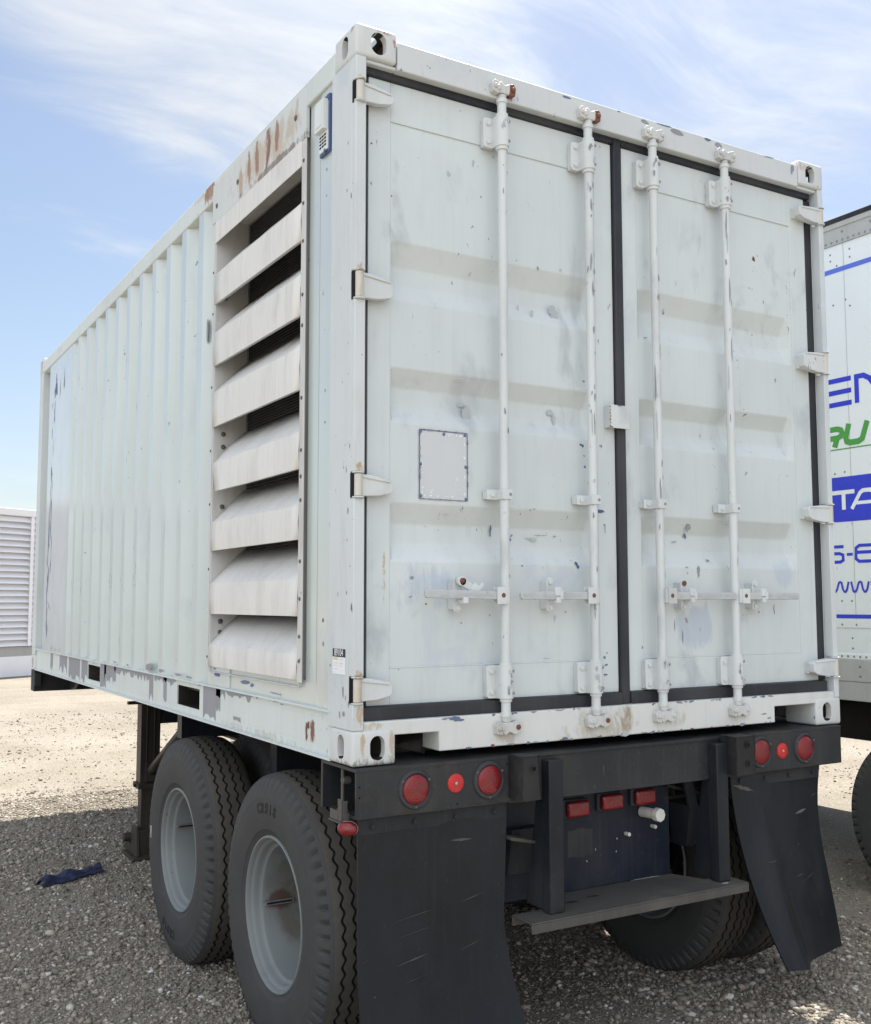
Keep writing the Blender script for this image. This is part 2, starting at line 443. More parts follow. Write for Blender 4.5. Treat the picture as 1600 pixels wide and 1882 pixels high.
def stone_mat():
    mt, t, b = new_mat('loose_stone')
    g = t.node('ShaderNodeNewGeometry')
    P = t.node('ShaderNodeTexCoord').outputs['Object']
    rp = t.node('ShaderNodeValToRGB')
    e = rp.color_ramp.elements
    e[0].position = 0; e[0].color = (.12, .103, .08, 1)
    e[1].position = 1; e[1].color = (.64, .61, .55, 1)
    for p_, c_ in ((.45, (.225, .198, .155)), (.72, (.325, .287, .23)), (.82, (.33, .255, .205)), (.93, (.50, .455, .38))):
        x = e.new(p_); x.color = (*c_, 1)
    t.l.new(g.outputs['Random Per Island'], rp.inputs[0])
    c = t.mix(t.ramp(t.noise(P, 120, 3), .4, .7, 0, .4), rp.outputs[0], (.2, .185, .16))
    t.l.new(c, b.inputs['Base Color']); b.inputs['Roughness'].default_value = .85
stone_mat()


# ------------------------------------------------------------------ mesh helpers
def tag(o, label=None, cat=None, group=None, kind=None):
    if label: o['label'] = label
    if cat: o['category'] = cat
    if group: o['group'] = group
    if kind: o['kind'] = kind
    return o

def empty(name, loc, label, cat):
    o = bpy.data.objects.new(name, None)
    o.empty_display_size = .3
    scene.collection.objects.link(o)
    o.location = loc
    return tag(o, label, cat)

class MB:
    def __init__(s):
        s.bm = bmesh.new()

    def _mi(s, faces, m):
        for f in faces: f.material_index = m

    def face(s, pts, m=0):
        f = s.bm.faces.new([s.bm.verts.new(p) for p in pts])
        f.material_index = m
        return f

    def box(s, x0, x1, y0, y1, z0, z1, m=0):
        v = [s.bm.verts.new((x, y, z)) for x in (x0, x1) for y in (y0, y1) for z in (z0, z1)]
        for q in ((0, 1, 3, 2), (4, 6, 7, 5), (0, 4, 5, 1), (2, 3, 7, 6), (0, 2, 6, 4), (1, 5, 7, 3)):
            s.bm.faces.new([v[i] for i in q]).material_index = m
        return v

    def obox(s, c, ax, ay, az, m=0):
        """box from centre and three half-axis vectors"""
        c = Vector(c); ax = Vector(ax); ay = Vector(ay); az = Vector(az)
        v = [s.bm.verts.new(c+ax*i+ay*j+az*k) for i in (-1, 1) for j in (-1, 1) for k in (-1, 1)]
        for q in ((0, 1, 3, 2), (4, 6, 7, 5), (0, 4, 5, 1), (2, 3, 7, 6), (0, 2, 6, 4), (1, 5, 7, 3)):
            s.bm.faces.new([v[i] for i in q]).material_index = m

    def prism(s, poly, axis, a0, a1, m=0):
        """poly: 2-D points; axis 'x': (y,z), 'y': (x,z), 'z': (x,y)"""
        def P(p, a):
            return {'x': (a, p[0], p[1]), 'y': (p[0], a, p[1]), 'z': (p[0], p[1], a)}[axis]
        A = [s.bm.verts.new(P(p, a0)) for p in poly]
        B = [s.bm.verts.new(P(p, a1)) for p in poly]
        n = len(poly)
        for i in range(n):
            j = (i+1) % n
            s.bm.faces.new((A[i], A[j], B[j], B[i])).material_index = m
        for L in (A[::-1], B):
            s.bm.faces.new(L).material_index = m

    def cyl(s, p0, p1, r, seg=16, m=0, r1=None, caps=True):
        p0 = Vector(p0); p1 = Vector(p1)
        d = (p1-p0).normalized()
        a = d.orthogonal().normalized(); b = d.cross(a)
        r1 = r if r1 is None else r1
        A = []; B = []
        for i in range(seg):
            t = 2*math.pi*i/seg
            o = a*math.cos(t)+b*math.sin(t)
            A.append(s.bm.verts.new(p0+o*r)); B.append(s.bm.verts.new(p1+o*r1))
        for i in range(seg):
            j = (i+1) % seg
            s.bm.faces.new((A[i], A[j], B[j], B[i])).material_index = m
        if caps:
            s.bm.faces.new(A[::-1]).material_index = m
            s.bm.faces.new(B).material_index = m

    def dome(s, c, n, r, h, seg=12, m=0, rings=3):
        c = Vector(c); n = Vector(n).normalized()
        a = n.orthogonal().normalized(); b = n.cross(a)
        prev = None
        for k in range(rings+1):
            ph = math.pi/2*k/rings
            rr = r*math.cos(ph); hh = h*math.sin(ph)
            if k == rings:
                tip = s.bm.verts.new(c+n*h)
                for i in range(seg):
                    s.bm.faces.new((prev[i], prev[(i+1) % seg], tip)).material_index = m
            else:
                ring = [s.bm.verts.new(c+n*hh+(a*math.cos(2*math.pi*i/seg)+b*math.sin(2*math.pi*i/seg))*rr) for i in range(seg)]
                if prev:
                    for i in range(seg):
                        j = (i+1) % seg
                        s.bm.faces.new((prev[i], prev[j], ring[j], ring[i])).material_index = m
                prev = ring

    def lathe(s, prof, c, axis, seg=48, m=0, mats=None):
        """prof: (along axis, radius); closed=False"""
        c = Vector(c)
        rings = []
        for (a, r) in prof:
            ring = []
            for i in range(seg):
                t = 2*math.pi*i/seg
                if axis == 'x': p = Vector((a, r*math.cos(t), r*math.sin(t)))
                elif axis == 'y': p = Vector((r*math.cos(t), a, r*math.sin(t)))
                else: p = Vector((r*math.cos(t), r*math.sin(t), a))
                ring.append(s.bm.verts.new(c+p))
            rings.append(ring)
        for k in range(len(rings)-1):
            mm = mats[k] if mats else m
            for i in range(seg):
                j = (i+1) % seg
                s.bm.faces.new((rings[k][i], rings[k][j], rings[k+1][j], rings[k+1][i])).material_index = mm

    def grid(s, fn, nu, nv, m=0, thick=None):
        V = [[s.bm.verts.new(fn(i/nu, j/nv)) for j in range(nv+1)] for i in range(nu+1)]
        for i in range(nu):
            for j in range(nv):
                s.bm.faces.new((V[i][j], V[i+1][j], V[i+1][j+1], V[i][j+1])).material_index = m
        return V

    def chip(s, c, u, v, w, h, seed, m, jag=.35, n=18, lift=.0007):
        """flake of missing paint: jagged outline lying on the surface, u x v is the outward normal"""
        rnd = random.Random(seed)
        s.nc = getattr(s, 'nc', 0)+1
        lift += .000025*(s.nc % 40)
        c = Vector(c); u = Vector(u).normalized(); v = Vector(v).normalized()
        nn = u.cross(v)
        pts = []
        p1, p2, a1, a2 = rnd.random()*6, rnd.random()*6, rnd.uniform(.1, .5), rnd.uniform(.1, .4)
        for i in range(n):
            t = 2*math.pi*i/n
            k = 1-jag*(a1*(1+math.sin(2*t+p1))+a2*(1+math.sin(3*t+p2))*.8+.45*rnd.random())
            k = max(.15, k)
            pts.append(c+u*(w/2*k*math.cos(t))+v*(h/2*k*math.sin(t))+nn*lift)
        s.face(pts, m)

    def stroke(s, pts, w, P, m=0, closed=False, depth=.001):
        """thick polyline in 2-D (a, z) mapped by P(a, z) to 3-D, mitred corners"""
        n = len(pts)
        V = [Vector(p) for p in pts]
        L = []; Rr = []
        for i in range(n):
            if closed:
                d0 = (V[i]-V[i-1]).normalized(); d1 = (V[(i+1) % n]-V[i]).normalized()
            else:
                d0 = (V[i]-V[i-1]).normalized() if i else None
                d1 = (V[i+1]-V[i]).normalized() if i < n-1 else None
                d0 = d0 or d1; d1 = d1 or d0
            n0 = Vector((-d0.y, d0.x)); n1 = Vector((-d1.y, d1.x))
            nn = (n0+n1).normalized()
            k = w/2/max(.35, nn.dot(n0))
            L.append(V[i]+nn*k); Rr.append(V[i]-nn*k)
        rng = range(n) if closed else range(n-1)
        for i in rng:
            j = (i+1) % n
            s.ns = getattr(s, 'ns', 0)+1
            s.face([P(*L[i]), P(*L[j]), P(*Rr[j]), P(*Rr[i])], m)

    def build(s, name, mats, parent=None, bevel=0, smooth=True, angle=35, loc=None, bseg=2):
        bmesh.ops.recalc_face_normals(s.bm, faces=s.bm.faces) if s.bm.faces and not getattr(s, 'keep', False) else None
        me = bpy.data.meshes.new(name)
        s.bm.to_mesh(me); s.bm.free()
        if isinstance(mats, str): mats = [mats]
        for k in mats: me.materials.append(MATS[k])
        if smooth and len(me.polygons):
            me.polygons.foreach_set('use_smooth', [True]*len(me.polygons))
            me.set_sharp_from_angle(angle=R_(angle))
        o = bpy.data.objects.new(name, me)
        scene.collection.objects.link(o)
        if parent: o.parent = parent
        if loc: o.location = loc
        if bevel:
            md = o.modifiers.new('bevel', 'BEVEL')
            md.width = bevel; md.segments = bseg; md.limit_method = 'ANGLE'; md.angle_limit = R_(50)
            md.harden_normals = False
        return o

def copy_tree(o, parent=None, loc=None, rot=None):
    c = o.copy(); scene.collection.objects.link(c)
    if parent: c.parent = parent
    if loc is not None: c.location = loc
    if rot is not None: c.rotation_euler = rot
    for ch in list(o.children): copy_tree(ch, c)
    return c

def k_at(d):                      # doors lie d behind the frame's rear plane
    return (3.1714+d)/3.1714
def DX(x, d=.05): return -1.5524+(x+1.5524)*k_at(d)
def DZ(z, d=.05): return .5488+(z-.5488)*k_at(d)

UX, UY, UZ = Vector((1, 0, 0)), Vector((0, 1, 0)), Vector((0, 0, 1))

# ================================================================== CONTAINER
box = empty('shipping_container', (0, 0, GZ),
            'weathered white steel generator container with louvred side vent, resting on the black trailer chassis', 'shipping container')
L_, W_, H_ = 6.058, 2.438, 2.591

def casting(x0, x1, y0, y1, z0, top):
    """hollow corner casting with an oval hole in each outer face"""
    b = MB(); b.box(x0, x1, y0, y1, z0, z0+.118)
    o = b.build('corner_casting', 'paint_casting', box, smooth=False)
    md = o.modifiers.new('bv', 'BEVEL'); md.width = .012; md.segments = 3
    cut = MB()
    cut.box(x0+.026, x1-.026, y0+.028, y1-.028, z0+.022, z0+.096)
    cx, cy, cz = (x0+x1)/2, (y0+y1)/2, z0+.058
    def oval(c, w, h, n=14):
        pts = []
        for i in range(n):
            t = math.pi*i/(n-1)
            pts.append((c[0]+w/2*math.cos(t), c[1]+(h/2-w/2)+w/2*math.sin(t)))
        for i in range(n):
            t = math.pi+math.pi*i/(n-1)
            pts.append((c[0]+w/2*math.cos(t), c[1]-(h/2-w/2)+w/2*math.sin(t)))
        return pts
    ex = -1 if x0 < 1 else 1
    ey = -1 if y0 < 1 else 1
    cut2 = MB(); cut2.prism(oval((cx-ex*.012 if not top else cx-ex*.008, cz), .056 if not top else .062, .082), 'y', (y0-.05 if ey < 0 else cy), (cy if ey < 0 else y1+.05))
    cut3 = MB(); cut3.prism(oval((cy, cz), .050, .082), 'x', (x0-.05 if ex < 0 else cx), (cx if ex < 0 else x1+.05))
    cut4 = MB()
    if top: cut4.prism(oval((cx, cy), .062, .10), 'z', z0+.06, z0+.2)
    else: cut4.box(cx-.01, cx+.01, cy-.01, cy+.01, z0+.03, z0+.05)
    tmp = []
    for q in (cut, cut2, cut3, cut4):
        c = q.build('cutter', 'paint_casting', box, smooth=False); tmp.append(c)
        bo = o.modifiers.new('bo', 'BOOLEAN'); bo.object = c; bo.operation = 'DIFFERENCE'; bo.solver = 'EXACT'
    dg = bpy.context.evaluated_depsgraph_get()
    me = bpy.data.meshes.new_from_object(o.evaluated_get(dg))
    me.materials.append(MATS['leg_steel'])
    for p_ in me.polygons:                     # dark rusty steel inside, cavity shade put into the colour
        q = p_.center
        if x0+.022 < q.x < x1-.022 and y0+.024 < q.y < y1-.024 and z0+.018 < q.z < z0+.100: p_.material_index = 1
    o.modifiers.clear(); old = o.data; o.data = me; bpy.data.meshes.remove(old)
    for c in tmp:
        d = c.data; bpy.data.objects.remove(c); bpy.data.meshes.remove(d)
    me.name = 'corner_casting'
    me.polygons.foreach_set('use_smooth', [True]*len(me.polygons)); me.set_sharp_from_angle(angle=R_(40))
    return o
for z0, tp in ((0, False), (H_-.118, True)):
    for y0, y1 in ((-.004, .174), (L_-.174, L_+.002)):
        casting(-.003, .162, y0, y1, z0, tp)
        casting(W_-.162, W_+.003, y0, y1, z0, tp)

HZ = [(.213, .292), (.908, .985), (1.600, 1.692), (2.310, 2.380)]       # hinge heights
def post_rear(side):
    b = MB()
    if side < 0:
        xa, xb, xf = 0, .055, .041
        b.box(xa, xb, .032, .2, .118, H_-.118)
    else:
        xa, xb, xf = W_, W_-.03, W_-.031
        b.box(xb, xa, .046, .2, .118, H_-.118)
    z = .118
    for a, c in HZ+[(H_-.118, None)]:
        b.box(min(xa, xf), max(xa, xf), 0, .0318 if side < 0 else .0458, z+(.0 if z < .12 else .007), a-(.007 if c else 0))
        z = c
    # notch caps
    for a, c in HZ:
        x = .018 if side < 0 else W_-.018
        for zz_, h in ((a-.007, .006), (c+.001, .006)):
            b.cyl((x, .004, zz_), (x, .004, zz_+h), .0215, 14)
    rnd = random.Random(5+side)
    if side < 0:
        for i in range(13):
            z_ = rnd.uniform(.15, 2.35); y_ = rnd.choice((rnd.uniform(.02, .07), rnd.uniform(.02, .18)))
            b.chip((0, y_, z_), -UY, UZ, rnd.uniform(.004, .010), rnd.uniform(.008, .03), i, rnd.choice((1, 1, 2)))
        for (y_, z_, w, h, mm) in ((.075, .245, .016, .05, 1), (.055, .225, .006, .03, 1), (.115, .33, .006, .07, 2), (.012, .53, .014, .045, 2), (.10, .165, .012, .03, 1), (.07, .17, .02, .025, 1)):
            b.chip((0, y_, z_), -UY, UZ, w, h, int(z_*1000), mm)
    return b.build('corner_post', ['paint_frame', 'chip_grey', 'chip_blue'], box, bevel=.008)
post_rear(-1); post_rear(1)
for xa, xb in ((0, .12), (W_-.12, W_)):
    b = MB(); b.box(xa, xb, L_-.14, L_-.01, .118, H_-.118); b.build('corner_post', 'paint_frame', box, bevel=.006)

# --- rear header and sill
b = MB()
b.box(.166, W_-.166, 0, .10, 2.458, 2.562)
b.box(.045, .166, .012, .10, 2.459, 2.472); b.box(W_-.166, W_-.034, .012, .10, 2.459, 2.472)
for i, (x, z, w, h) in enumerate(((.93, 2.548, .05, .014), (1.34, 2.545, .065, .02), (1.52, 2.543, .085, .03), (1.70, 2.552, .055, .016),
                                  (1.765, 2.541, .06, .026), (2.235, 2.535, .03, .07), (1.20, 2.556, .02, .008), (.30, 2.50, .01, .006), (.29, 2.505, .006, .006), (1.45, 2.556, .12, .008), (2.08, 2.557, .09, .008))):
    b.chip((x, 0, z), UX, UZ, w, h, i, 1 if i % 3 else 2)
b.build('rear_header', ['paint_header', 'chip_grey', 'chip_blue'], box, bevel=.004)

b = MB()
b.prism([(.042, .0975), (.336, .0975), (.336, .030), (2.018, .030), (2.018, .0975), (W_-.034, .0975), (W_-.034, .1455), (.042, .1455)], 'y', 0, .12)
b.box(.336, .350, .1205, .419, .004, .0973, 5); b.box(2.004, 2.018, .1205, .419, .004, .0973, 5)  # black cheeks closing the sill slots, part of their dark backing
rnd = random.Random(3)
for i in range(60):                       # ragged bottom edge and gasket edge where the paint has gone
    x = rnd.uniform(.36, 2.0)
    top = rnd.random() < .5
    b.chip((x, 0, .143 if top else .033), UX, UZ, rnd.uniform(.01, .05), rnd.uniform(.006, .018), i, rnd.choice((1, 1, 2, 3)), jag=.6)
b.chip((.405, 0, .137), UX, UZ, .10, .024, 91, 2, jag=.5); b.chip((.36, 0, .141), UX, UZ, .07, .012, 92, 1, jag=.6)
b.chip((.885, 0, .037), UX, UZ, .03, .016, 93, 2)
b.chip((1.95, 0, .07), UX, UZ, .05, .012, 94, 1, jag=.7); b.chip((1.98, 0, .05), UX, UZ, .03, .03, 95, 1, jag=.7)
b.chip((1.18, 0, .034), UX, UZ, .05, .02, 96, 4)
b.build('rear_sill', ['paint_sill', 'chip_grey', 'chip_blue', 'chip_rust', 'chip_pale', 'chassis_black'], box, bevel=.004)

b = MB(); b.box(.165, W_-.165, .42, .46, .004, .117); b.box(.165, .335, .13, .42, .099, .117); b.box(2.019, W_-.165, .13, .42, .099, .117)  # black backing added so the sill slots look deep and dark
b.build('slot_dark_backing', 'inside_black', box)
# --- long side rails
def drip(b, y0, y1, zt, zlow, zvar, seed, m, x, n=None):
    """primer showing where the top coat ran off: a ragged lower edge"""
    rnd = random.Random(seed)
    n = n or max(5, int((y1-y0)/.022))
    pts = [(x, y0, zt), ]
    low = []
    for i in range(n+1):
        y = y0+(y1-y0)*i/n
        low.append((x, y, max(.012, zlow+zvar*(rnd.random()-.5)*2)))
    for i in range(n):
        ya, yb = y0+(y1-y0)*i/n, y0+(y1-y0)*(i+1)/n
        b.face([(x, ya, zt), (x, yb, zt), low[i+1], low[i]], m)
for sx in (-1, 1):
    X = (lambda x: x) if sx < 0 else (lambda x: W_-x)
    def bx(b, xa, xb, *r, m=0):
        xa, xb = sorted((X(xa), X(xb))); b.box(xa, xb, *r, m=m)
    b = MB()
    bx(b, -.001, .06, .174, L_-.174, 2.462, 2.56)
    b.build('top_rail', 'paint_rail', box, bevel=.006)
    b = MB()
    pk = [(1.655, 2.008), (3.662, 4.010)]
    bx(b, .012, .018, .174, L_-.174, .140, .1645)
    bx(b, .012, .018, .174, L_-.174, .0085, .044)
    y = .174
    for a, c in pk+[(L_-.174, None)]:
        bx(b, .012, .018, y, a, .0442, .1398); y = c
    bx(b, -.003, .07, .174, L_-.174, .165, .172)
    bx(b, -.004, .07, .174, L_-.174, .0, .0083)
    for a, c in pk:                         # fork pocket tunnels
        bx(b, .018, 1.0, a-.004, a, .0442, .1398, m=3); bx(b, .018, 1.0, c, c+.004, .0442, .1398, m=3)
        bx(b, .0182, 1.0, a, c, .1402, .145, m=3); bx(b, .0182, 1.0, a, c, .036, .0438, m=3)
        bx(b, 1.0, 1.01, a, c, .03, .15, m=3)
    if sx < 0:
        xs = .0114
        drip(b, 1.30, 1.42, .163, .13, .02, 1, 1, xs); drip(b, .95, 1.30, .163, .145, .015, 2, 1, xs)
        drip(b, 1.42, 1.60, .163, .03, .03, 3, 1, xs, 5); drip(b, 1.36, 1.42, .163, .085, .03, 4, 1, xs)
        drip(b, 1.10, 1.19, .06, .035, .015, 5, 1, xs)
        drip(b, 2.03, 2.42, .163, .14, .018, 6, 1, xs); drip(b, 2.19, 2.25, .163, .05, .02, 7, 1, xs, 2)
        drip(b, 2.44, 2.52, .163, .035, .03, 8, 1, xs, 2); drip(b, 2.52, 3.3, .163, .135, .022, 9, 1, xs)
        drip(b, 3.25, 3.55, .163, .075, .03, 10, 1, xs); drip(b, 3.5, 3.655, .163, .02, .02, 11, 1, xs)
        drip(b, 4.02, 4.2, .163, .05, .05, 12, 1, xs, 6); drip(b, 4.25, 4.62, .163, .03, .03, 13, 1, xs, 10)
        drip(b, 4.68, 4.95, .163, .06, .05, 14, 1, xs, 8); drip(b, 5.2, 5.3, .163, .05, .03, 15, 1, xs, 3)
        for i in range(30):
            rr = random.Random(100+i)
            b.chip((xs+.0008, rr.uniform(.5, 5.2), .172-.02*rr.random()), -UY, UZ, rr.uniform(.03, .12), rr.uniform(.006, .016), i, 1, jag=.6)
        b.chip((.012, .40, .095), -UY, UZ, .055, .085, 5, 2, jag=.55); b.chip((.012, .405, .06), -UY, UZ, .02, .06, 6, 2, jag=.5)
    b.build('bottom_rail', ['paint_rail', 'chip_grey', 'chip_rust', 'leg_steel'], box, bevel=0)

# --- side walls
def wall_profile(y_end):
    pr = []
    ye = 1.768
    pr.append((1.530, .050)); pr.append((1.638, .050))
    while ye < 4.65:
        pr += [(ye-.075, .004), (ye, .004), (ye+.058, .050), (ye+.150, .050)]
        ye += .2797
    pr[-1] = (pr[-2][0]+.05, .050)
    pr += [(pr[-1][0]+.06, .006), (5.63, .006), (5.66, .055), (5.92, .055)]
    return pr
for sx in (-1, 1):
    X = (lambda x: x) if sx < 0 else (lambda x: W_-x)
    b = MB()
    pr = wall_profile(5.9)
    if sx > 0: pr = [(.19, .02)]+pr
    zb, zt = .172, 2.465
    for (ya, xa), (yb, xb) in zip(pr[:-1], pr[1:]):
        b.face([(X(xa), ya, zb), (X(xb), yb, zb), (X(xb), yb, zt), (X(xa), ya, zt)])
    if sx < 0:
        # flat panel between the post and the vent, sill strip below the vent
        for (ya, xa), (yb, xb) in (((.198, .010), (.315, .010)), ((.315, .010), (.335, .016)), ((.335, .016), (.428, .016))):
            b.face([(xa, ya, zb), (xb, yb, zb), (xb, yb, zt), (xa, ya, zt)])
        b.face([(.016, .428, zb), (.016, 1.24, zb), (.016, 1.24, .262), (.016, .428, .262)])
        b.box(.010, .016, 1.24, 1.532, zb, .262)
        rnd = random.Random(11)
        # scuffed edges along the ribs
        ye = 1.768; k = 0
        while ye < 4.65:
            for i in range(rnd.randint(4, 8) if k > 2 else 2):
                z_ = rnd.choice((rnd.uniform(.3, 2.3), rnd.uniform(.62, .72)))
                b.chip((.005, ye-rnd.choice((.003, .06, .07, .02)), z_), -UY, UZ, rnd.uniform(.006, .014), rnd.uniform(.012, .06), rnd.randint(0, 999), 1 if rnd.random() < .8 else 3, jag=.5)
            if k > 1:
                b.chip((.0052, ye-.045, .645), -UY, UZ, .05, .010, k, 1, jag=.5)
            ye += .2797; k += 1
        for (y_, w, h) in ((2.56, .16, .05), (2.33, .10, .03), (2.03, .13, .02), (1.85, .12, .015), (3.3, .10, .02), (3.0, .06, .015)):
            b.chip((.004, y_-.05, zb+.012+h*.3), -UY, UZ, w, h, int(y_*100), 1, jag=.45)
        b.chip((.022, 1.665, 1.86), -UY, UZ, .05, .16, 77, 1, jag=.35)
        # blue base coat showing on the far flat panel
        for (y_, z_, w, h, mm) in ((5.36, 2.25, .12, .34, 4), (5.40, 2.02, .07, .2, 2), (5.46, 1.5, .035, .6, 2), (5.42, 1.25, .05, .5, 2), (5.50, 1.1, .03, .8, 2),
                                   (5.38, .95, .05, .5, 2), (5.47, .75, .05, .5, 4), (5.50, .5, .06, .5, 2), (5.47, .33, .04, .25, 4), (5.43, 1.75, .03, .35, 5),
                                   (5.25, .20, .05, .04, 3), (5.1, .195, .05, .03, 3), (4.95, .195, .04, .025, 3), (5.05, 2.25, .05, .3, 1), (5.2, 2.2, .025, .3, 1)):
            b.chip((.006, y_, z_), -UY, UZ, w, h, int(z_*977), mm, jag=.75, n=34)
        for i in range(40):
            z_ = rnd.uniform(.25, 2.3); b.chip((.006, 5.44+rnd.gauss(0, .05), z_), -UY, UZ, rnd.uniform(.01, .03), rnd.uniform(.03, .16), i, rnd.choice((2, 2, 1, 4)), jag=.7)
        # touch-ups and rust pin holes beside the vent
        for (y_, z_, w, h, mm) in ((.264, .483, .013, .020, 3), (.262, .40, .013, .020, 3), (.261, 1.317, .010, .016, 1), (.261, 1.20, .010, .014, 1), (.262, 2.15, .01, .014, 1), (.262, 2.05, .01, .014, 1),
                                   (1.40, .225, .10, .035, 4), (1.06, .212, .16, .02, 2), (.98, .205, .06, .02, 2), (1.44, .248, .04, .02, 1), (.72, .19, .2, .008, 1)):
            b.chip((.0158 if .335 < y_ < 1.24 else .0098, y_, z_), -UY, UZ, w, h, int(z_*1000), mm, jag=.4)
    b.build('side_wall', ['paint_side', 'chip_grey', 'chip_blue', 'chip_rust', 'chip_blue_bright', 'rusty_plate'], box, smooth=False)
b = MB(); b.box(.05, W_-.05, .1, L_-.08, 2.535, 2.55); b.build('roof', 'paint_rail', box)
b = MB(); b.box(.1, W_-.1, L_-.06, L_-.03, .15, 2.5)
for i in range(9): b.box(.2+.24*i, .3+.24*i, L_-.03, L_-.012, .2, 2.45)
b.build('front_wall', 'paint_side', box)
b = MB(); b.box(.06, W_-.06, .12, L_-.1, .118, .150)
for i in range(14):
    y = .3+.42*i
    if not any(a-.12 < y < c+.05 for a, c in ((1.655, 2.008), (3.662, 4.010))):
        b.box(.075, W_-.075, y, y+.05, .02, .117)
b.build('floor_frame', 'leg_steel', box)

# --- louvred side vent
vent = MB()
vent.box(-.004, .001, .424, .4655, .250, 2.335)                    # right flange
vent.box(-.003, .001, 1.4985, 1.520, .250, 2.335)                   # left flange
vent.box(.001, .17, 1.4905, 1.494, .236, 2.365)                     # returns
vent.box(.001, .17, .462, .4655, .236, 2.365)
vent.box(.001, .17, .4656, 1.4904, .232, .236)
vent.box(.001, .17, .4656, 1.4904, 2.356, 2.360)
for z in (.33, .42, .56, .70, .93, 1.02, 1.12, 1.32, 1.60, 1.72, 1.93, 2.08, 2.25):
    vent.dome((-.004, .445, z), (-1, 0, 0), .008, .005, 10, 1)
for z in (.41, .46, 1.27, 1.33, 1.98, 2.05, .99):
    vent.dome((.05, 1.4905, z), (0, -1, 0), .012, .008, 10, 1); 
for z in (.3, .7, 1.0, 1.25, 1.55, 1.9, 2.1):
    vent.dome((-.003, 1.509, z), (-1, 0, 0), .007, .004, 8, 1)
vent = vent.build('louver_vent', ['blade_frame', 'bolt_steel'], box, bevel=.0015)
TOPS = [2.085, 1.802, 1.520, 1.191, .912, .632, .352]
BOTS = [1.942, 1.647, 1.358, 1.053, .784, .496, .260]
def blade(i, zt, zb):
    b = MB()
    ya, yb = .4665, 1.489
    bend = (i == 3)
    rise = .155 if zt < 2.3 else .03
    nseg = 12
    rnd = random.Random(i)
    wob = [rnd.uniform(-.003, .003) for _ in range(nseg+1)]
    def row(f):
        y = ya+(yb-ya)*f
        sag = wob[int(round(f*nseg))]
        pts = [Vector((.152, y, zt+rise)), Vector((.075, y, zt+rise*.52+sag*1.6)), Vector((-.002, y, zt+sag*.6)), Vector((-.006, y, (zt+zb)/2)), Vector((-.003, y, zb)), Vector((.012, y, zb+.001))]
        if bend and f > .55:
            g = (f-.55)/.45
            pts[4].y -= .085*g; pts[5].y -= .085*g; pts[3].y -= .035*g; pts[4].x -= .012*g; pts[5].x -= .012*g; pts[2].z += -.008*g
        return pts
    rows = [row(j/nseg) for j in range(nseg+1)]
    V = [[b.bm.verts.new(p) for p in r] for r in rows]
    for j in range(nseg):
        for q in range(5):
            b.bm.faces.new((V[j][q], V[j+1][q], V[j+1][q+1], V[j][q+1]))
    o = b.build('louver_blade', 'blade_paint', vent, angle=28)
    md = o.modifiers.new('solid', 'SOLIDIFY'); md.thickness = .002; md.offset = 0
    return o
for i, (zt, zb) in enumerate(zip(TOPS, BOTS)): blade(i, zt, zb)
b = MB()                                                             # top blade, only its upright face shows
b.box(-.005, -.001, .4665, 1.489, 2.236, 2.338); b.box(-.001, .03, .4665, 1.489, 2.334, 2.338)
b.build('louver_blade', 'blade_paint', vent, bevel=.001)
b = MB()
b.box(-.004, .012, .428, 1.536, 2.339, 2.532)
for (y, z) in ((.53, 2.455), (1.19, 2.43), (1.475, 2.415)):
    b.dome((-.004, y, z), (-1, 0, 0), .013, .006, 10, 1)
b.build('header_plate', ['rusty_plate', 'bolt_steel'], vent, bevel=.002)
b = MB()
rnd = random.Random(1)
ny, nz = 84, 168
for i in range(ny+1):
    y = .47+(1.485-.47)*i/ny
    b.box(.1600, .1606, y-.0010, y+.0010, .24, 2.355)
for i in range(nz+1):
    z = .24+(2.355-.24)*i/nz
    w0 = .0009*math.sin(i*.8)
    b.box(.1608, .1614, .467, 1.490, z-.0010+w0, z+.0010+w0)
b.build('wire_mesh', 'wire', vent, smooth=False)
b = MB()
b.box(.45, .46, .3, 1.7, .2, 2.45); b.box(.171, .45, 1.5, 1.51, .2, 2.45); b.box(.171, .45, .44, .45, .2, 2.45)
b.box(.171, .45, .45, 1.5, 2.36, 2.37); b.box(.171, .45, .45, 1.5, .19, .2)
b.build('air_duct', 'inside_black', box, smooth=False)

# --- small plastic vent cover high on the side
b = MB()
b.box(-.001, .0095, .2175, .304, 2.205, 2.425, m=1)
b.box(-.024, -.001, .228, .303, 2.290, 2.400, m=0); b.box(-.020, -.001, .232, .300, 2.400, 2.408, m=0)
b.box(-.026, -.0242, .24, .292, 2.305, 2.39, m=0)
b.box(-.006, -.0012, .225, .300, 2.215, 2.289, m=0)
for r in range(4):
    for c in range(3):
        b.box(-.0072, -.0062, .236+c*.021, .252+c*.021, 2.232+r*.013, 2.239+r*.013, m=2)
for (y, z) in ((.23, 2.415), (.29, 2.415), (.25, 2.21)):
    b.chip((-.0014 if z > 2.3 else -.0064, y, z), -UY, UZ, .035, .025, int(z*99), 1)
b.build('vent_cover', ['vent_plastic', 'chip_blue_bright', 'inside_black'], box, bevel=.003)

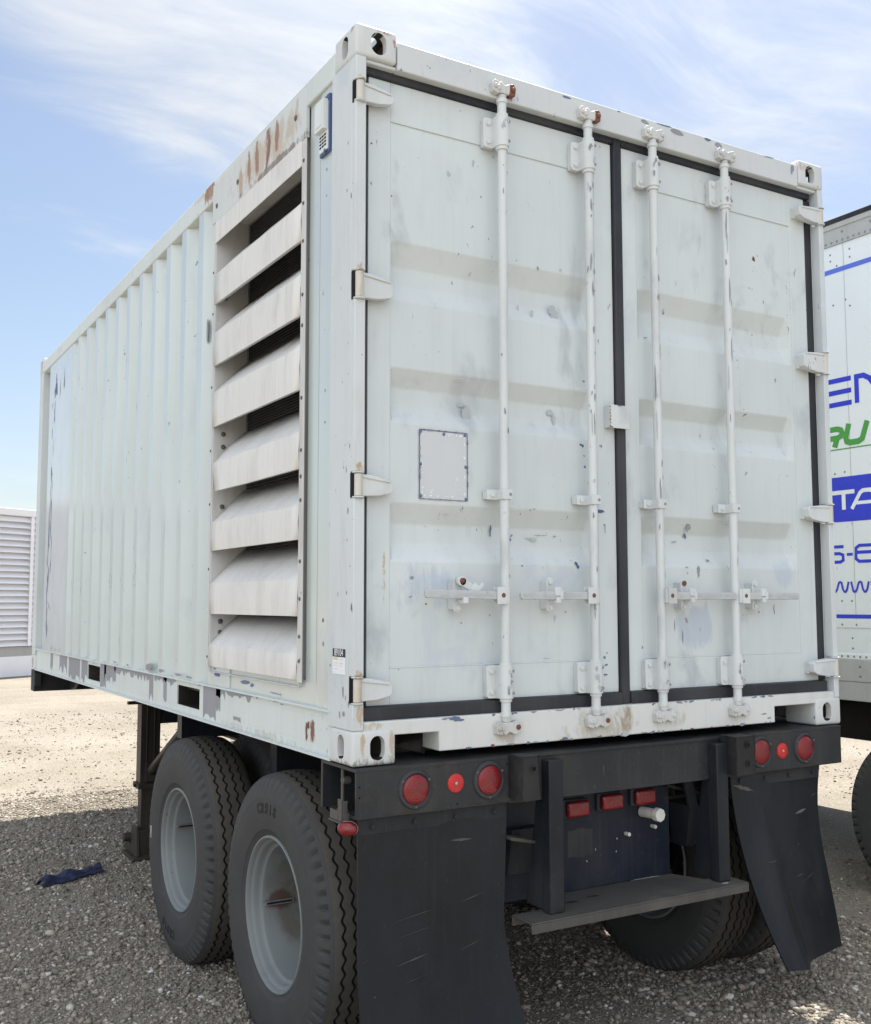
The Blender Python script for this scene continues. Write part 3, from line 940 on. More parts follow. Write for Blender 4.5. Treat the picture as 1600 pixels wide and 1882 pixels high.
# --- inventory sticker on the post
b = MB()
b.box(-.0012, -.0004, .058, .158, .302, .360, m=0); b.box(-.0012, -.0004, .058, .158, .360, .388, m=1)
b.box(-.0016, -.0013, .118, .152, .3505, .3545, m=2)
for (ya, yb, z) in ((.115, .154, .3568), (.078, .098, .352), (.12, .15, .339), (.075, .1, .339), (.125, .15, .331), (.08, .095, .331), (.122, .15, .319), (.08, .09, .315)):
    b.box(-.0015, -.0013, ya, yb, z-.0007, z+.0007, m=3)
st = b.build('inventory_sticker', ['sticker_white', 'sticker_black', 'sticker_yellow', 'sticker_print'], box, smooth=False)
def text_mesh(name, txt, size, mat, parent, M, sx=1.0, extrude=.0003):
    cu = bpy.data.curves.new(name, 'FONT'); cu.body = txt; cu.size = size; cu.align_x = 'CENTER'; cu.align_y = 'CENTER'; cu.extrude = extrude
    t = bpy.data.objects.new(name, cu); scene.collection.objects.link(t)
    dg = bpy.context.evaluated_depsgraph_get()
    me = bpy.data.meshes.new_from_object(t.evaluated_get(dg))
    bpy.data.objects.remove(t); bpy.data.curves.remove(cu)
    me.transform(M @ Matrix.Diagonal((sx, 1, 1, 1)))
    me.materials.clear(); me.materials.append(MATS[mat]); me.name = name
    o = bpy.data.objects.new(name, me); scene.collection.objects.link(o); o.parent = parent
    return o
M = Matrix(((0, 0, -1, -.0016), (-1, 0, 0, .109), (0, 1, 0, .374), (0, 0, 0, 1)))
text_mesh('sticker_number', '89104', .034, 'decal_white', st, M, .82)

# ------------------------------------------------------------------ doors
ZC = [(2.259, 0), (1.825, 0), (1.745, .042), (1.682, .042), (1.612, 0), (1.370, 0), (1.305, .042), (1.240, .042), (1.175, 0),
      (.893, 0), (.822, .042), (.756, .042), (.688, 0), (.324, 0)]
def door(xl, xr, fl, fr, chips, name_chips):
    b = MB()
    y0, yb = .05, .09
    zt, zb = DZ(2.402), DZ(.199)
    f1, f0 = DZ(2.259), DZ(.324)
    b.box(xl, fl, y0, yb, zb, zt); b.box(fr, xr, y0, yb, zb, zt)
    b.box(fl, fr, y0, yb, f1, zt); b.box(fl, fr, y0, yb, zb, f0)
    xs = [(fl, 0), (fl+.004, 0), (fl+.012, 1), (fr-.046, 1), (fr-.034, .8), (fr-.012, .08), (fr-.003, 0), (fr, 0)]
    yo = y0+.0035
    V = []
    rows = [ZC[0]]
    for (za, da), (zb_, db), (zc, dc) in zip(ZC[:-2], ZC[1:-1], ZC[2:]):
        for zt_, dt_, f in ((za, da, 1), (zc, dc, 1)):
            s_ = .006/abs(zt_-zb_); rows.append((zb_+(zt_-zb_)*s_, db+(dt_-db)*s_))
    rows.append(ZC[-1])
    for (z, d) in rows:
        V.append([b.bm.verts.new((x, yo+d*e, DZ(z))) for x, e in xs])
    # extra density so that shading stays crisp is not needed: flat facets
    for i in range(len(rows)-1):
        for j in range(len(xs)-1):
            b.bm.faces.new((V[i][j], V[i][j+1], V[i+1][j+1], V[i+1][j]))
    for i, (x, z, w, h, mm, dep) in enumerate(chips):
        b.chip((DX(x), .05+dep, DZ(z)), UX, UZ, w, h, i*7+len(chips), mm, jag=.6, n=26)
    # weld beads
    b.box(fl, fr, y0-.0015, y0+.003, f1-.003, f1+.003); b.box(fl, fr, y0-.0015, y0+.003, f0-.003, f0+.003)
    o = b.build('door', ['paint_door', 'chip_grey', 'chip_blue', 'chip_blue_bright', 'chip_rust', 'chip_pale'], box, bevel=.002, smooth=True, angle=32)
    wn_ = o.modifiers.new('wn', 'WEIGHTED_NORMAL'); wn_.keep_sharp = True; wn_.weight = 80
    return o

CH1 = [(0.579, 0.809, 0.017, 0.056, 2, 0.0395), (0.654, 0.785, 0.049, 0.032, 3, 0.0395), (0.674, 0.794, 0.015, 0.016, 2, 0.0395), (0.809, 0.8, 0.082, 0.006, 2, 0.0395), (0.876, 0.798, 0.021, 0.008, 1, 0.0395), (0.773, 0.784, 0.101, 0.02, 5, 0.0395), (0.955, 0.687, 0.037, 0.038, 3, 0.0035), (0.697, 0.681, 0.017, 0.01, 1, 0.0035), (0.987, 1.154, 0.03, 0.026, 3, 0.0035), (0.997, 1.114, 0.016, 0.009, 2, 0.0035), (0.999, 1.071, 0.019, 0.013, 2, 0.0035), (0.999, 1.409, 0.016, 0.013, 2, 0.0035), (1.071, 0.9, 0.055, 0.019, 3, 0), (1.092, 0.832, 0.022, 0.039, 5, 0), (1.09, 0.847, 0.011, 0.021, 2, 0), (1.079, 1.158, 0.022, 0.022, 1, 0), (1.126, 1.721, 0.008, 0.02, 1, 0), (0.783, 1.828, 0.016, 0.022, 1, 0.0035), (0.763, 1.65, 0.036, 0.051, 5, 0.0188), (0.872, 1.665, 0.079, 0.086, 5, 0.0268), (0.877, 1.249, 0.037, 0.064, 5, 0.0395), (0.862, 1.277, 0.042, 0.038, 5, 0.0395), (0.472, 1.233, 0.052, 0.08, 5, 0.0317), (0.456, 1.268, 0.07, 0.016, 5, 0.0395), (0.426, 1.349, 0.089, 0.006, 5, 0.0111), (0.227, 0.632, 0.02, 0.019, 1, 0.0035), (0.222, 0.566, 0.022, 0.011, 1, 0.0035), (0.284, 0.541, 0.011, 0.011, 4, 0.0035), (0.429, 0.473, 0.014, 0.008, 1, 0.0035), (0.374, 0.86, 0.045, 0.006, 5, 0.0161), (0.754, 0.895, 0.025, 0.006, 1, 0.0035), (0.845, 0.489, 0.013, 0.045, 5, 0.0035), (0.897, 0.509, 0.01, 0.016, 1, 0.0035), (1.08, 0.333, 0.016, 0.017, 2, 0), (1.087, 0.304, 0.024, 0.013, 2, 0), (1.084, 0.267, 0.027, 0.013, 2, 0), (1.093, 0.35, 0.011, 0.008, 2, 0), (0.173, 0.318, 0.006, 0.009, 1, 0), (0.061, 2.159, 0.011, 0.012, 4, 0), (0.144, 1.986, 0.009, 0.01, 4, 0.0035), (0.805, 0.337, 0.05, 0.004, 1, 0.0035), (0.255, 2.15, 0.009, 0.006, 1, 0.0035), (0.489, 2.181, 0.014, 0.042, 5, 0.0035), (0.382, 2.116, 0.023, 0.037, 5, 0.0035), (1.025, 1.004, 0.016, 0.017, 1, 0.0035), (1.044, 1.307, 0.016, 0.013, 1, 0.0344), (0.707, 1.673, 0.008, 0.085, 5, 0.031)]
CH2 = [(1.55, 0.857, 0.037, 0.077, 1, 0.0177), (1.552, 0.821, 0.025, 0.036, 2, 0.0395), (1.491, 0.794, 0.036, 0.009, 1, 0.0395), (1.59, 0.673, 0.025, 0.063, 1, 0.0035), (1.527, 0.688, 0.021, 0.013, 1, 0.0035), (1.529, 0.665, 0.015, 0.011, 1, 0.0035), (1.657, 0.719, 0.031, 0.016, 1, 0.0161), (1.387, 0.697, 0.023, 0.022, 1, 0.004), (1.592, 0.435, 0.009, 0.02, 2, 0.0035), (2.034, 0.513, 0.017, 0.061, 1, 0.0035), (2.03, 0.561, 0.014, 0.024, 5, 0.0035), (2.231, 2.049, 0.026, 0.051, 5, 0), (2.227, 2.035, 0.015, 0.026, 1, 0), (1.968, 2.065, 0.024, 0.035, 4, 0.0035), (1.992, 2.084, 0.017, 0.02, 5, 0.0035), (2.022, 1.878, 0.01, 0.03, 1, 0.0035), (1.325, 1.627, 0.035, 0.009, 1, 0.0072), (1.274, 0.367, 0.011, 0.017, 1, 0), (1.494, 0.406, 0.009, 0.088, 1, 0.0035), (1.451, 0.45, 0.006, 0.066, 1, 0.0035), (1.517, 0.472, 0.03, 0.031, 1, 0.0035), (1.94, 0.502, 0.013, 0.023, 1, 0.0035), (1.841, 0.491, 0.02, 0.007, 1, 0.0035), (1.291, 0.242, 0.057, 0.009, 1, 0)]

d1 = door(DX(.050), DX(1.150), DX(.138), DX(1.061), CH1, 'a')
d2 = door(DX(1.200), DX(2.302), DX(1.280), DX(2.197), CH2, 'b')

def gasket(name, parent, boxes, bev=.006):
    b = MB()
    for q in boxes: b.box(*q)
    return b.build(name, 'gasket_rubber', parent, bevel=bev)
GT0, GT1, GB0, GB1 = DZ(2.403), 2.492, DZ(.146), DZ(.1985)
xm = DX(1.1745)
gasket('door_gasket', d1, [(.050, xm-.022, .036, .062, GT0, GT1), (.046, xm-.022, .026, .062, GB0, GB1), (xm-.022, xm+.022, .034, .058, GB0, GT1), (.0435, DX(.05)-.0005, .052, .07, GB1, GT0)])
gasket('door_gasket', d2, [(xm+.0225, DX(2.302)+.03, .036, .062, GT0, GT1), (xm+.0225, DX(2.302)+.03, .026, .062, GB0, GB1), (DX(2.302)+.001, DX(2.302)+.050, .050, .07, GB1, GT0)])

BARS = [(.614, d1, -1), (1.031, d1, -1), (1.373, d2, 1), (1.790, d2, 1)]
BY = -.006
BR = .0175
def hexbolt(b, c, r=.010, h=.007, m=0):
    c = Vector(c); b.cyl(c, c-UY*h, r, 6, m)
    b.cyl(c+UY*.001, c-UY*.0015, r*1.45, 14, m)
def lock_bar(x, dr, hd, idx):
    rnd = random.Random(idx*13+1)
    b = MB()
    b.cyl((x, BY, .135), (x, BY, 2.455), BR, 20)
    for z0, z1, r in ((2.385, 2.397, .0235), (2.255, 2.268, .0235), (.318, .330, .0225), (.188, .199, .0225), (.135, .150, .0205), (2.44, 2.455, .0215)):
        b.cyl((x, BY, z0), (x, BY, z1), r, 20)
    # worn paint along the bar
    n = (6, 34, 14, 12)[idx]
    for i in range(n):
        z = rnd.uniform(.4, 2.2) if idx != 1 else rnd.choice((rnd.uniform(.4, 1.5), rnd.uniform(1.5, 2.3)))
        th = rnd.uniform(-1.2, 1.0)
        n_ = Vector((math.sin(th), -math.cos(th), 0)); t_ = Vector((math.cos(th), math.sin(th), 0))
        h = rnd.uniform(.012, .05) if rnd.random() < .8 else rnd.uniform(.08, .2)
        b.chip(Vector((x, BY, z))+n_*BR, t_, UZ, rnd.uniform(.006, .013), h, i, rnd.choice((1, 1, 2)), jag=.45, lift=.0012)
    bar = b.build('locking_bar', ['paint_hardware', 'chip_grey', 'chip_pale'], dr)
    # bearing brackets
    for z0, z1 in ((2.268, 2.385), (.199, .318)):
        b = MB()
        pts = []
        xl, xr_ = x-.066, x-.012
        r = .014
        def arc(cx, cz, a0):
            for k in range(5):
                t = a0+math.pi/2*k/4
                pts.append((cx+r*math.cos(t), cz+r*math.sin(t)))
        arc(xl+r, z1-r, math.pi/2); arc(xl+r, z0+r, math.pi)
        pts += [(xr_, z0), (xr_, z1)]
        b.prism(pts, 'y', .020, .027)
        b.box(xl+.004, xr_, .027, .05, z0+.004, z1-.004)
        # half shell round the bar
        sh = []
        for k in range(13):
            t = math.pi*k/12
            sh.append((x+.0275*math.cos(t), BY-.0275*math.sin(t)))
        sh += [(x-.0275, .03), (x+.0275, .03)]
        b.prism(sh[::-1], 'z', z0, z1)
        hexbolt(b, (x-.046, .020, z0+.022), .010); hexbolt(b, (x-.046, .020, z1-.022), .010)
        for zz_ in (z0+.02, z1-.02):
            b.cyl((x+.0165, BY-.0205, zz_), (x+.0185, BY-.0255, zz_), .006, 10, 1)
        for i in range(7 if z0 < 1 else 4):
            b.chip((x+rnd.uniform(-.018, .014), BY-.0262, rnd.uniform(z0+.01, z1-.01)), UX, UZ, rnd.uniform(.008, .022), rnd.uniform(.01, .04), i+50, rnd.choice((1, 2, 2)), jag=.5, lift=.0018)
        b.build('bar_bracket', ['paint_hardware', 'chip_grey', 'chip_pale'], dr, bevel=.0015)
    # middle guide strap
    b = MB()
    z = .942; h = .0185
    b.box(x-.063, x-.0185, .014, .020, z-h, z+h)
    b.box(x-.0185, x+.022, BY-.0215, BY-.0180, z-h, z+h)
    b.box(x-.0215, x-.0180, BY-.0215, .020, z-h, z+h); b.box(x+.0185, x+.022, BY-.018, .05, z-h, z+h)
    b.box(x-.060, x-.022, .020, .05, z-h+.003, z+h-.003)
    hexbolt(b, (x-.042, .014, z), .010)
    b.cyl((x+.012, BY-.0215, z), (x+.012, BY-.024, z), .006, 10, 1)
    b.build('guide_strap', ['paint_hardware', 'chip_grey'], dr, bevel=.002)
    # cams and keepers at both ends
    for top in (True, False):
        b = MB()
        zc = 2.493 if top else .094
        s = 1 if top else -1
        b.cyl((x, BY, zc-s*.050), (x, BY, zc-s*.020), .0195, 16, r1=.0165)
        b.prism([(x-.030, zc+s*.010), (x-.024, zc-s*.020), (x+.024, zc-s*.020), (x+.032, zc+s*.006), (x+.026, zc+s*.024), (x+.006, zc+s*.014), (x-.014, zc+s*.026)], 'y', BY-.018, BY+.012)
        b.cyl((x-.026, BY-.024, zc-s*.002), (x-.026, BY+.004, zc-s*.002), .011, 12)
        b.build('bar_cam', ['paint_cam'], dr, bevel=.003)
        for sgn in (-1, 1):
            b = MB()
            b.prism([(x+sgn*.024, zc-.026), (x+sgn*.050, zc-.020), (x+sgn*.054, zc+.012), (x+sgn*.042, zc+.028), (x+sgn*.026, zc+.022)][::sgn], 'y', -.026, .001, 1 if (sgn > 0 and top and idx < 2) else 0)
            b.cyl((x+sgn*.040, -.032, zc+.002), (x+sgn*.040, -.02, zc+.002), .0095, 10, 1 if sgn > 0 and idx < 2 else 0)
            b.build('cam_keeper', ['paint_cam', 'chip_rust'], box, bevel=.003)
    # handle: hub plates, flat lever, catch
    zc = .571
    b = MB()
    hx = x+hd*.034
    b.box(hx-.021, hx+.021, BY-.034, BY-.029, zc-.031, zc+.031)
    b.box(hx-.021, hx+.021, BY-.008, BY-.003, zc-.031, zc+.031)
    b.box(min(x, x+hd*.02), max(x, x+hd*.02), BY-.029, BY-.002, zc-.028, zc+.028)
    b.cyl((hx-hd*.004, BY-.034, zc+.001), (hx-hd*.004, BY-.0362, zc+.001), .0085, 12, 1)
    b.build('handle_hub', ['paint_hardware', 'chip_rust'], dr, bevel=.003)
    xe = {0: .262, 1: .667, 2: 1.775, 3: 2.156}[idx]
    tilt = .006 if idx == 0 else .0
    b = MB()
    x0 = hx
    hh = .0150
    if hd < 0:
        pts = [(x0, zc-hh), (x0, zc+hh), (xe+.008, zc+hh+tilt), (xe, zc+hh-.006+tilt), (xe, zc-hh+.006+tilt), (xe+.008, zc-hh+tilt)]
    else:
        pts = [(x0, zc+hh), (x0, zc-hh), (xe-.008, zc-hh+tilt), (xe, zc-hh+.006+tilt), (xe, zc+hh-.006+tilt), (xe-.008, zc+hh+tilt)]
    b.prism(pts, 'y', BY-.0275, BY-.0125)
    L = abs(xe-x0)
    for i in range(9):
        xx = x0+hd*rnd.uniform(.05, L-.02)
        b.chip((xx, BY-.0275, zc+rnd.uniform(-.004, .004)), UX, UZ, rnd.uniform(.02, .08), rnd.uniform(.008, .018), i, rnd.choice((1, 2, 2)), jag=.5, lift=.0009)
    b.build('door_handle', ['paint_handle', 'chip_pale', 'chip_pale'], dr, bevel=.003)
    cx = {0: .420, 1: .831, 2: 1.514, 3: 1.928}[idx]
    b = MB()
    pts = []
    for k in range(9):
        t = math.pi*k/8; pts.append((cx+.017*math.cos(t), zc+.052+.017*math.sin(t)))
    for k in range(9):
        t = math.pi+math.pi*k/8; pts.append((cx+.017*math.cos(t), zc-.045+.017*math.sin(t)))
    b.prism(pts, 'y', .010, .018)
    b.box(cx-.016, cx+.016, .018, .053, zc-.05, zc+.055)
    if idx == 0:      # flipped-up hasp with a shackle end
        d = Vector((.85, 0, -.52)).normalized(); e = Vector((.52, 0, .85)).normalized()
        c = Vector((cx+.004, BY-.004, zc+.052))
        b.obox(c+d*.034, d*.036, e*.014, UY*.004); b.cyl(c-UY*.004, c+UY*.012, .018, 14)
        b.obox(c+d*.064+e*.004, d*.016, e*.018, UY*.009)
        b.obox(c+d*.080+e*.018, d*.006, e*.022, UY*.005)
        b.dome(c-UY*.004, -UY, .0105, .008, 12, 1)
    else:
        b.cyl((cx, .010, zc+.052), (cx, .004, zc+.052), .011, 12, 1 if idx == 2 else 0)
        b.obox((cx+.003, BY-.026, zc+.016), UX*.014, UY*.006, UZ*.016)
        b.obox((cx+.016, BY-.028, zc+.002), UX*.006, UY*.010, UZ*.016)
    hexbolt(b, (cx, .010, zc-.045), .011, .008)
    b.obox((cx+.006, BY-.010, zc-.022), UX*.012, UY*.016, UZ*.007)
    b.obox((cx+.004, BY-.030, zc-.017), UX*.010, UY*.004, UZ*.011)
    b.build('handle_catch', ['paint_hardware', 'chip_rust'], dr, bevel=.003)
for i, (x, dr, hd) in enumerate(BARS): lock_bar(x, dr, hd, i)

# --- hinges
def hinge(side, z0, z1, idx):
    b = MB()
    if side < 0:
        x = .018
        b.cyl((x, .004, z0), (x, .004, z1), .0150, 16, 1)
        b.box(-.0005, .004, .004, .030, z0-.004, z1+.004, 2)  # black strip in the notch, stands in for the shade of the open slot
        xt = DX(.134, .04)
        pts = [(x+.008, z0+.001), (xt-.06, z0+.004), (xt-.012, z0+.014), (xt-.002, z0+.022), (xt, z0+.034), (xt, z1-.030), (xt-.010, z1-.016), (x+.05, z1-.001), (x+.008, z1-.001)]
        b.prism(pts, 'y', .006, .032)
        pts2 = [(x+.012, z1-.012), (xt-.014, z1-.026), (xt-.010, z1-.019), (x+.05, z1-.002), (x+.012, z1-.002)]
        b.prism(pts2, 'y', .001, .006)
        b.box(x+.03, xt-.004, .032, .052, z0+.024, z1-.028)
    else:
        x = W_-.018
        b.cyl((x, .004, z0), (x, .004, z1), .0150, 16, 1)
        xt = DX(2.222, .04)
        pts = [(x-.004, z1-.001), (x-.05, z1-.001), (xt+.010, z1-.010), (xt, z1-.022), (xt+.004, z0+.022), (xt+.03, z0+.010), (x-.06, z0+.001), (x-.004, z0+.001)]
        b.prism(pts, 'y', -.004, .030)
        b.prism([(x-.012, z1-.013), (xt+.012, z1-.017), (xt+.012, z1-.010), (x-.05, z1-.002), (x-.012, z1-.002)][::-1], 'y', -.008, -.004)
        b.box(xt+.004, x-.05, .030, .052, z0+.014, z1-.014)
    b.build('hinge', ['paint_hardware', 'paint_hinge_pin', 'inside_black'], d1 if side < 0 else d2, bevel=.004)
for i, (a, c) in enumerate(HZ):
    hinge(-1, a, c, i); hinge(1, a-.002 if i else a, c, i)

# --- placard area, lock plate
b = MB()
px0, px1, pz0, pz1 = DX(.257), DX(.456), DZ(.911), DZ(1.157)
b.box(px0, px1, .0510, .0535, pz0, pz1)
rnd = random.Random(4)
per = [((px0+px1)/2, pz1, px1-px0, .006, 0), ((px0+px1)/2, pz0, px1-px0, .003, 0), (px0, (pz0+pz1)/2, pz1-pz0, .006, 1), (px1, (pz0+pz1)/2, pz1-pz0, .0055, 1)]
for cx, cz, ln, th, vert in per:
    if vert: b.box(cx-th*.35, cx+th*.35, .0503, .0509, cz-ln/2, cz+ln/2, 1)
    else: b.box(cx-ln/2, cx+ln/2, .0503, .0509, cz-th*.35, cz+th*.35, 1)
    for k in range(9):
        f = rnd.uniform(-.48, .48)
        c = Vector((cx+(0 if vert else f*ln), .0500, cz+(f*ln if vert else 0)))
        b.chip(c, UX, UZ, th*1.6 if vert else ln/11, ln/11 if vert else th*1.6, k+int(cx*1000), 1 if rnd.random() < .8 else 2, jag=.35, n=12)
    for k in range(7):
        f = rnd.uniform(-.45, .45); off = .012
        c = Vector((cx+((off if cx < (px0+px1)/2 else -off) if vert else f*ln), .0509, cz+(f*ln if vert else (-off if cz > (pz0+pz1)/2 else off))))
        b.chip(c, UX, UZ, rnd.uniform(.006, .016), rnd.uniform(.006, .02), k+300, 3, jag=.6)
for (x, z) in ((px0+.004, pz1-.006), (px0+.005, pz0+.010), (px1-.010, pz1-.008), (px1-.006, pz0+.006), ((px0+px1)/2, pz1-.010), (px1-.007, (pz0+pz1)/2), (px0+.004, (pz0+pz1)/2)):
    b.dome((x, .0509, z), -UY, .0065, .004, 10, 1)
b.build('placard', ['placard_paint', 'chip_blue', 'chip_grey', 'decal_white'], d1, smooth=False)
b = MB()
b.box(1.138, 1.240, .012, .017, 1.240, 1.334); b.box(1.138, 1.144, .017, .05, 1.242, 1.332)
for i in range(7): b.chip((1.1385+.002*(i % 2), .012, 1.247+.013*i), UX, UZ, .008, .014, i, 1, jag=.5)
b.chip((1.145, .012, 1.243), UX, UZ, .02, .006, 9, 1); b.chip((1.19, .012, 1.332), UX, UZ, .03, .008, 10, 2)
b.build('lock_plate', ['paint_hardware', 'chip_rust', 'chip_blue'], d2, bevel=.002)
# ghost of painted-over lettering: raised old letters under the paint
b = MB()
def ghost(pts, ox):
    b.stroke(pts, .006, lambda a, z: (DX(ox)+a, .0529, DZ(2.07)+z))
for ox in (1.475, 1.515):
    ghost([(0, .1), (.0, 0), (.026, 0), (.026, .1)], ox)
ghost([(0, .1), (.028, .1), (.028, .055), (0, .055), (0, 0), (.028, 0)], 1.555)
ghost([(0, 0), (.0, .1), (.03, 0), (.03, .1)], 1.60)
ghost([(0, .1), (.0, 0), (.024, 0), (.024, .1)], 1.645)
b.build('ghost_lettering', 'paint_door', d2, smooth=False)

# ================================================================== TRAILER CHASSIS
ch = empty('trailer_chassis', (0, 0, 0),
           'black tandem axle trailer chassis with red tail lamps and mud flaps under the white container', 'trailer')
LZ = (0, 0, GZ)
CZ = -.642                                                   # axle height below the container floor line

b = MB()
b.box(0, 2.402, -.030, .25, -.014, -.003)
b.box(0.0005, .614, -.030, -.018, -.166, -.0142); b.box(1.731, 2.3995, -.030, -.018, -.166, -.0142)
b.box(.6142, 1.7308, -.022, -.010, -.172, -.0142)
b.box(0.0005, .614, -.0178, .07, -.166, -.156); b.box(1.731, 2.3995, -.0178, .07, -.166, -.156)
b.box(.0, .614, .235, .25, -.166, -.0142); b.box(1.731, 2.40, .235, .25, -.166, -.0142)
b.box(.6142, 1.7308, -.0098, .08, -.172, -.160)
b.box(.45, .46, -.0178, .235, -.155, -.0142); b.box(2.02, 2.03, -.0178, .235, -.155, -.0142)
b.box(2.3895, 2.3993, -.0178, .235, -.155, -.0142)
for (x, z) in ((.012, -.06), (.012, -.095), (.39, -.15), (.60, -.03)):
    b.cyl((x, -.0305, z), (x, -.029, z), .004, 8, 1)
rnd = random.Random(2)
for i in range(24): b.chip((rnd.uniform(.01, .6), -.030, rnd.choice((-.162, -.02, -.158))), UX, UZ, rnd.uniform(.02, .07), rnd.uniform(.004, .009), i, 2, jag=.6)
for i in range(16): b.chip((rnd.uniform(1.75, 2.39), -.030, rnd.choice((-.162, -.02))), UX, UZ, rnd.uniform(.02, .07), rnd.uniform(.004, .009), i, 2, jag=.6)
for (x, w) in ((1.05, .004), (1.38, .005), (1.12, .003), (1.46, .003)):
    b.chip((x, -.022, -.09), UX, UZ, w, rnd.uniform(.06, .11), int(x*100), 3, jag=.3)
b.build('rear_bolster', ['bolster_grey', 'inside_black', 'leg_steel', 'rail_dusty'], ch, bevel=.003, loc=LZ)

b = MB()                                            # bracket welded into the open left end
b.box(-.006, .0, .02, .11, -.178, -.150); b.box(-.035, -.006, .015, .115, -.184, -.178)
b.box(-.030, -.024, .020, .05, -.178, -.105); b.box(-.030, -.024, .05, .11, -.178, -.145); b.box(-.024, -.006, .02, .026, -.178, -.11)
b.cyl((.02, .12, -.06), (.05, .12, -.06), .014, 10, 1); b.cyl((.022, .12, -.02), (.022, .12, -.14), .006, 8, 1)
b.build('twist_lock_bracket', ['step_steel', 'bolt_steel'], ch, bevel=.002, loc=LZ)

def round_lamp(x, z, r, name='tail_lamp', small=False):
    b = MB()
    if not small:
        b.lathe([(-.001, r*.9), (-.006, r*.98), (-.010, r*1.06), (-.009, r*1.20), (-.004, r*1.26), (.0, r*1.26)], (0, 0, 0), 'y', 40)
        for k in range(3):
            t = R_(30+120*k); b.dome((r*1.13*math.cos(t), -.0095, r*1.13*math.sin(t)), -UY, .005, .003, 8, 1)
    else:
        b.lathe([(-.0, r*1.04), (-.003, r*1.04), (-.0035, r*.96)], (0, 0, 0), 'y', 28)
    o = b.build(name, ['gasket_rubber', 'bolt_steel'] if not small else ['reflector_red'], ch, loc=(x, -.030, z+GZ))
    c = MB()
    h = .011 if not small else .003
    prof = [(-.001, r), (-.004-h*.2, r*.985)]+[(-.005-h*math.cos(R_(90*k/8)), r*.97*math.sin(R_(90*k/8))) for k in range(8, -1, -1)]
    prof[-1] = (prof[-1][0], .0006)
    c.lathe(prof, (0, 0, 0), 'y', 40)
    if small: c.dome((0, -.007, 0), -UY, .006, .004, 10, 1)
    c.build('lens', ['lens_red' if not small else 'reflector_red', 'tag_pale'], o)
    return o
for x, z in ((.222, -.085), (.522, -.080), (1.890, -.082), (2.160, -.084)): round_lamp(x, z, .0525)
for x, z in ((.383, -.079), (2.020, -.087)): round_lamp(x, z, .0315, 'reflector', True)

b = MB()                                            # oval side marker below the bolster end
b.lathe([(0, .020), (-.006, .024), (-.012, .026), (-.014, .024)], (0, 0, 0), 'y', 24)
o = b.build('side_marker_lamp', 'tag_pale', ch)
o.location = (-.003, .02, -.198+GZ); o.scale = (1.35, 1, .95); o.rotation_euler = (0, 0, R_(-38))
c = MB(); c.lathe([(-.012, .0255), (-.022, .0245), (-.031, .018), (-.036, .009), (-.0375, .0005)], (0, 0, 0), 'y', 24)
c.build('lens', 'lens_red', o)

for xa, xb, two in ((.605, .677, False), (1.655, 1.760, True)):
    b = MB()
    nx, nz = 10, 16
    rnd = random.Random(int(xa*100))
    def blk(x, y, z, f=1.0):
        n = mnoise.noise(Vector((x*38, y*38, z*38)))*.0035*f
        return (x+n, y-abs(n)*.8, z+n*.6)
    za, zb = -.150, .004
    b.box(xa+.002, xb-.002, -.116, -.031, za+.002, zb-.002)
    V = b.grid(lambda u, v: blk(xa+(xb-xa)*u, -.120+.004*v, za+(zb-za)*v), nx, nz)
    b.grid(lambda u, v: blk(xa, -.120+.088*u, za+(zb-za)*v), 12, nz)
    b.grid(lambda u, v: blk(xb, -.120+.088*u, za+(zb-za)*v), 12, nz)
    b.grid(lambda u, v: blk(xa+(xb-xa)*v, -.120+.088*u, zb), 12, nx); b.grid(lambda u, v: blk(xa+(xb-xa)*v, -.120+.088*u, za), 12, nx)
    xm_ = (xa+xb)/2
    for zc in ((-.03, -.105) if two else (-.040,)):
        b.lathe([(-.126, .013), (-.1255, .009), (-.118, .008)], (xm_+.01, 0, zc), 'y', 16, 1)
        b.cyl((xm_+.01, -.1245, zc), (xm_+.01, -.1235, zc), .0085 if two else .005, 12, 2)
    b.build('bumper_block', ['bumper_rubber', 'bumper_rubber', 'inside_black'], ch, loc=LZ)
for xa, xb in ((.757, .822), (1.596, 1.657)):
    b = MB(); b.box(xa, xb, -.070, -.0225, -.570, -.026)
    s_ = 1 if xa > 1.2 else 1
    b.prism([(-.022, -.175), (.02, -.175), (.085, -.565), (-.022, -.565)], 'x', xa+.004, xa+.012)
    b.build('bumper_post', 'chassis_black', ch, bevel=.005, loc=LZ)
b = MB()
b.box(.640, 1.706, -.120, .005, -.5765, -.5705); b.box(.640, 1.706, -.120, -.113, -.608, -.5767); b.box(.640, 1.706, -.002, .005, -.608, -.5767)
b.prism([(.83, .0055), (1.60, .0055), (1.536, .149), (.86, .149)], 'z', -.5790, -.5735)
for (x, y) in ((.93, .03), (1.05, .05)): b.chip((x, y, -.5734), UX, UY, .07, .03, int(x*100), 1, jag=.4)
b.chip((1.61, -.085, -.5704), UX, UY, .05, .02, 3, 2); b.chip((1.40, .145, -.5734), UX, UY, .25, .012, 4, 2, jag=.5)
b.build('bumper_step', ['step_steel', 'chassis_black', 'tag_pale'], ch, bevel=.002, loc=LZ)

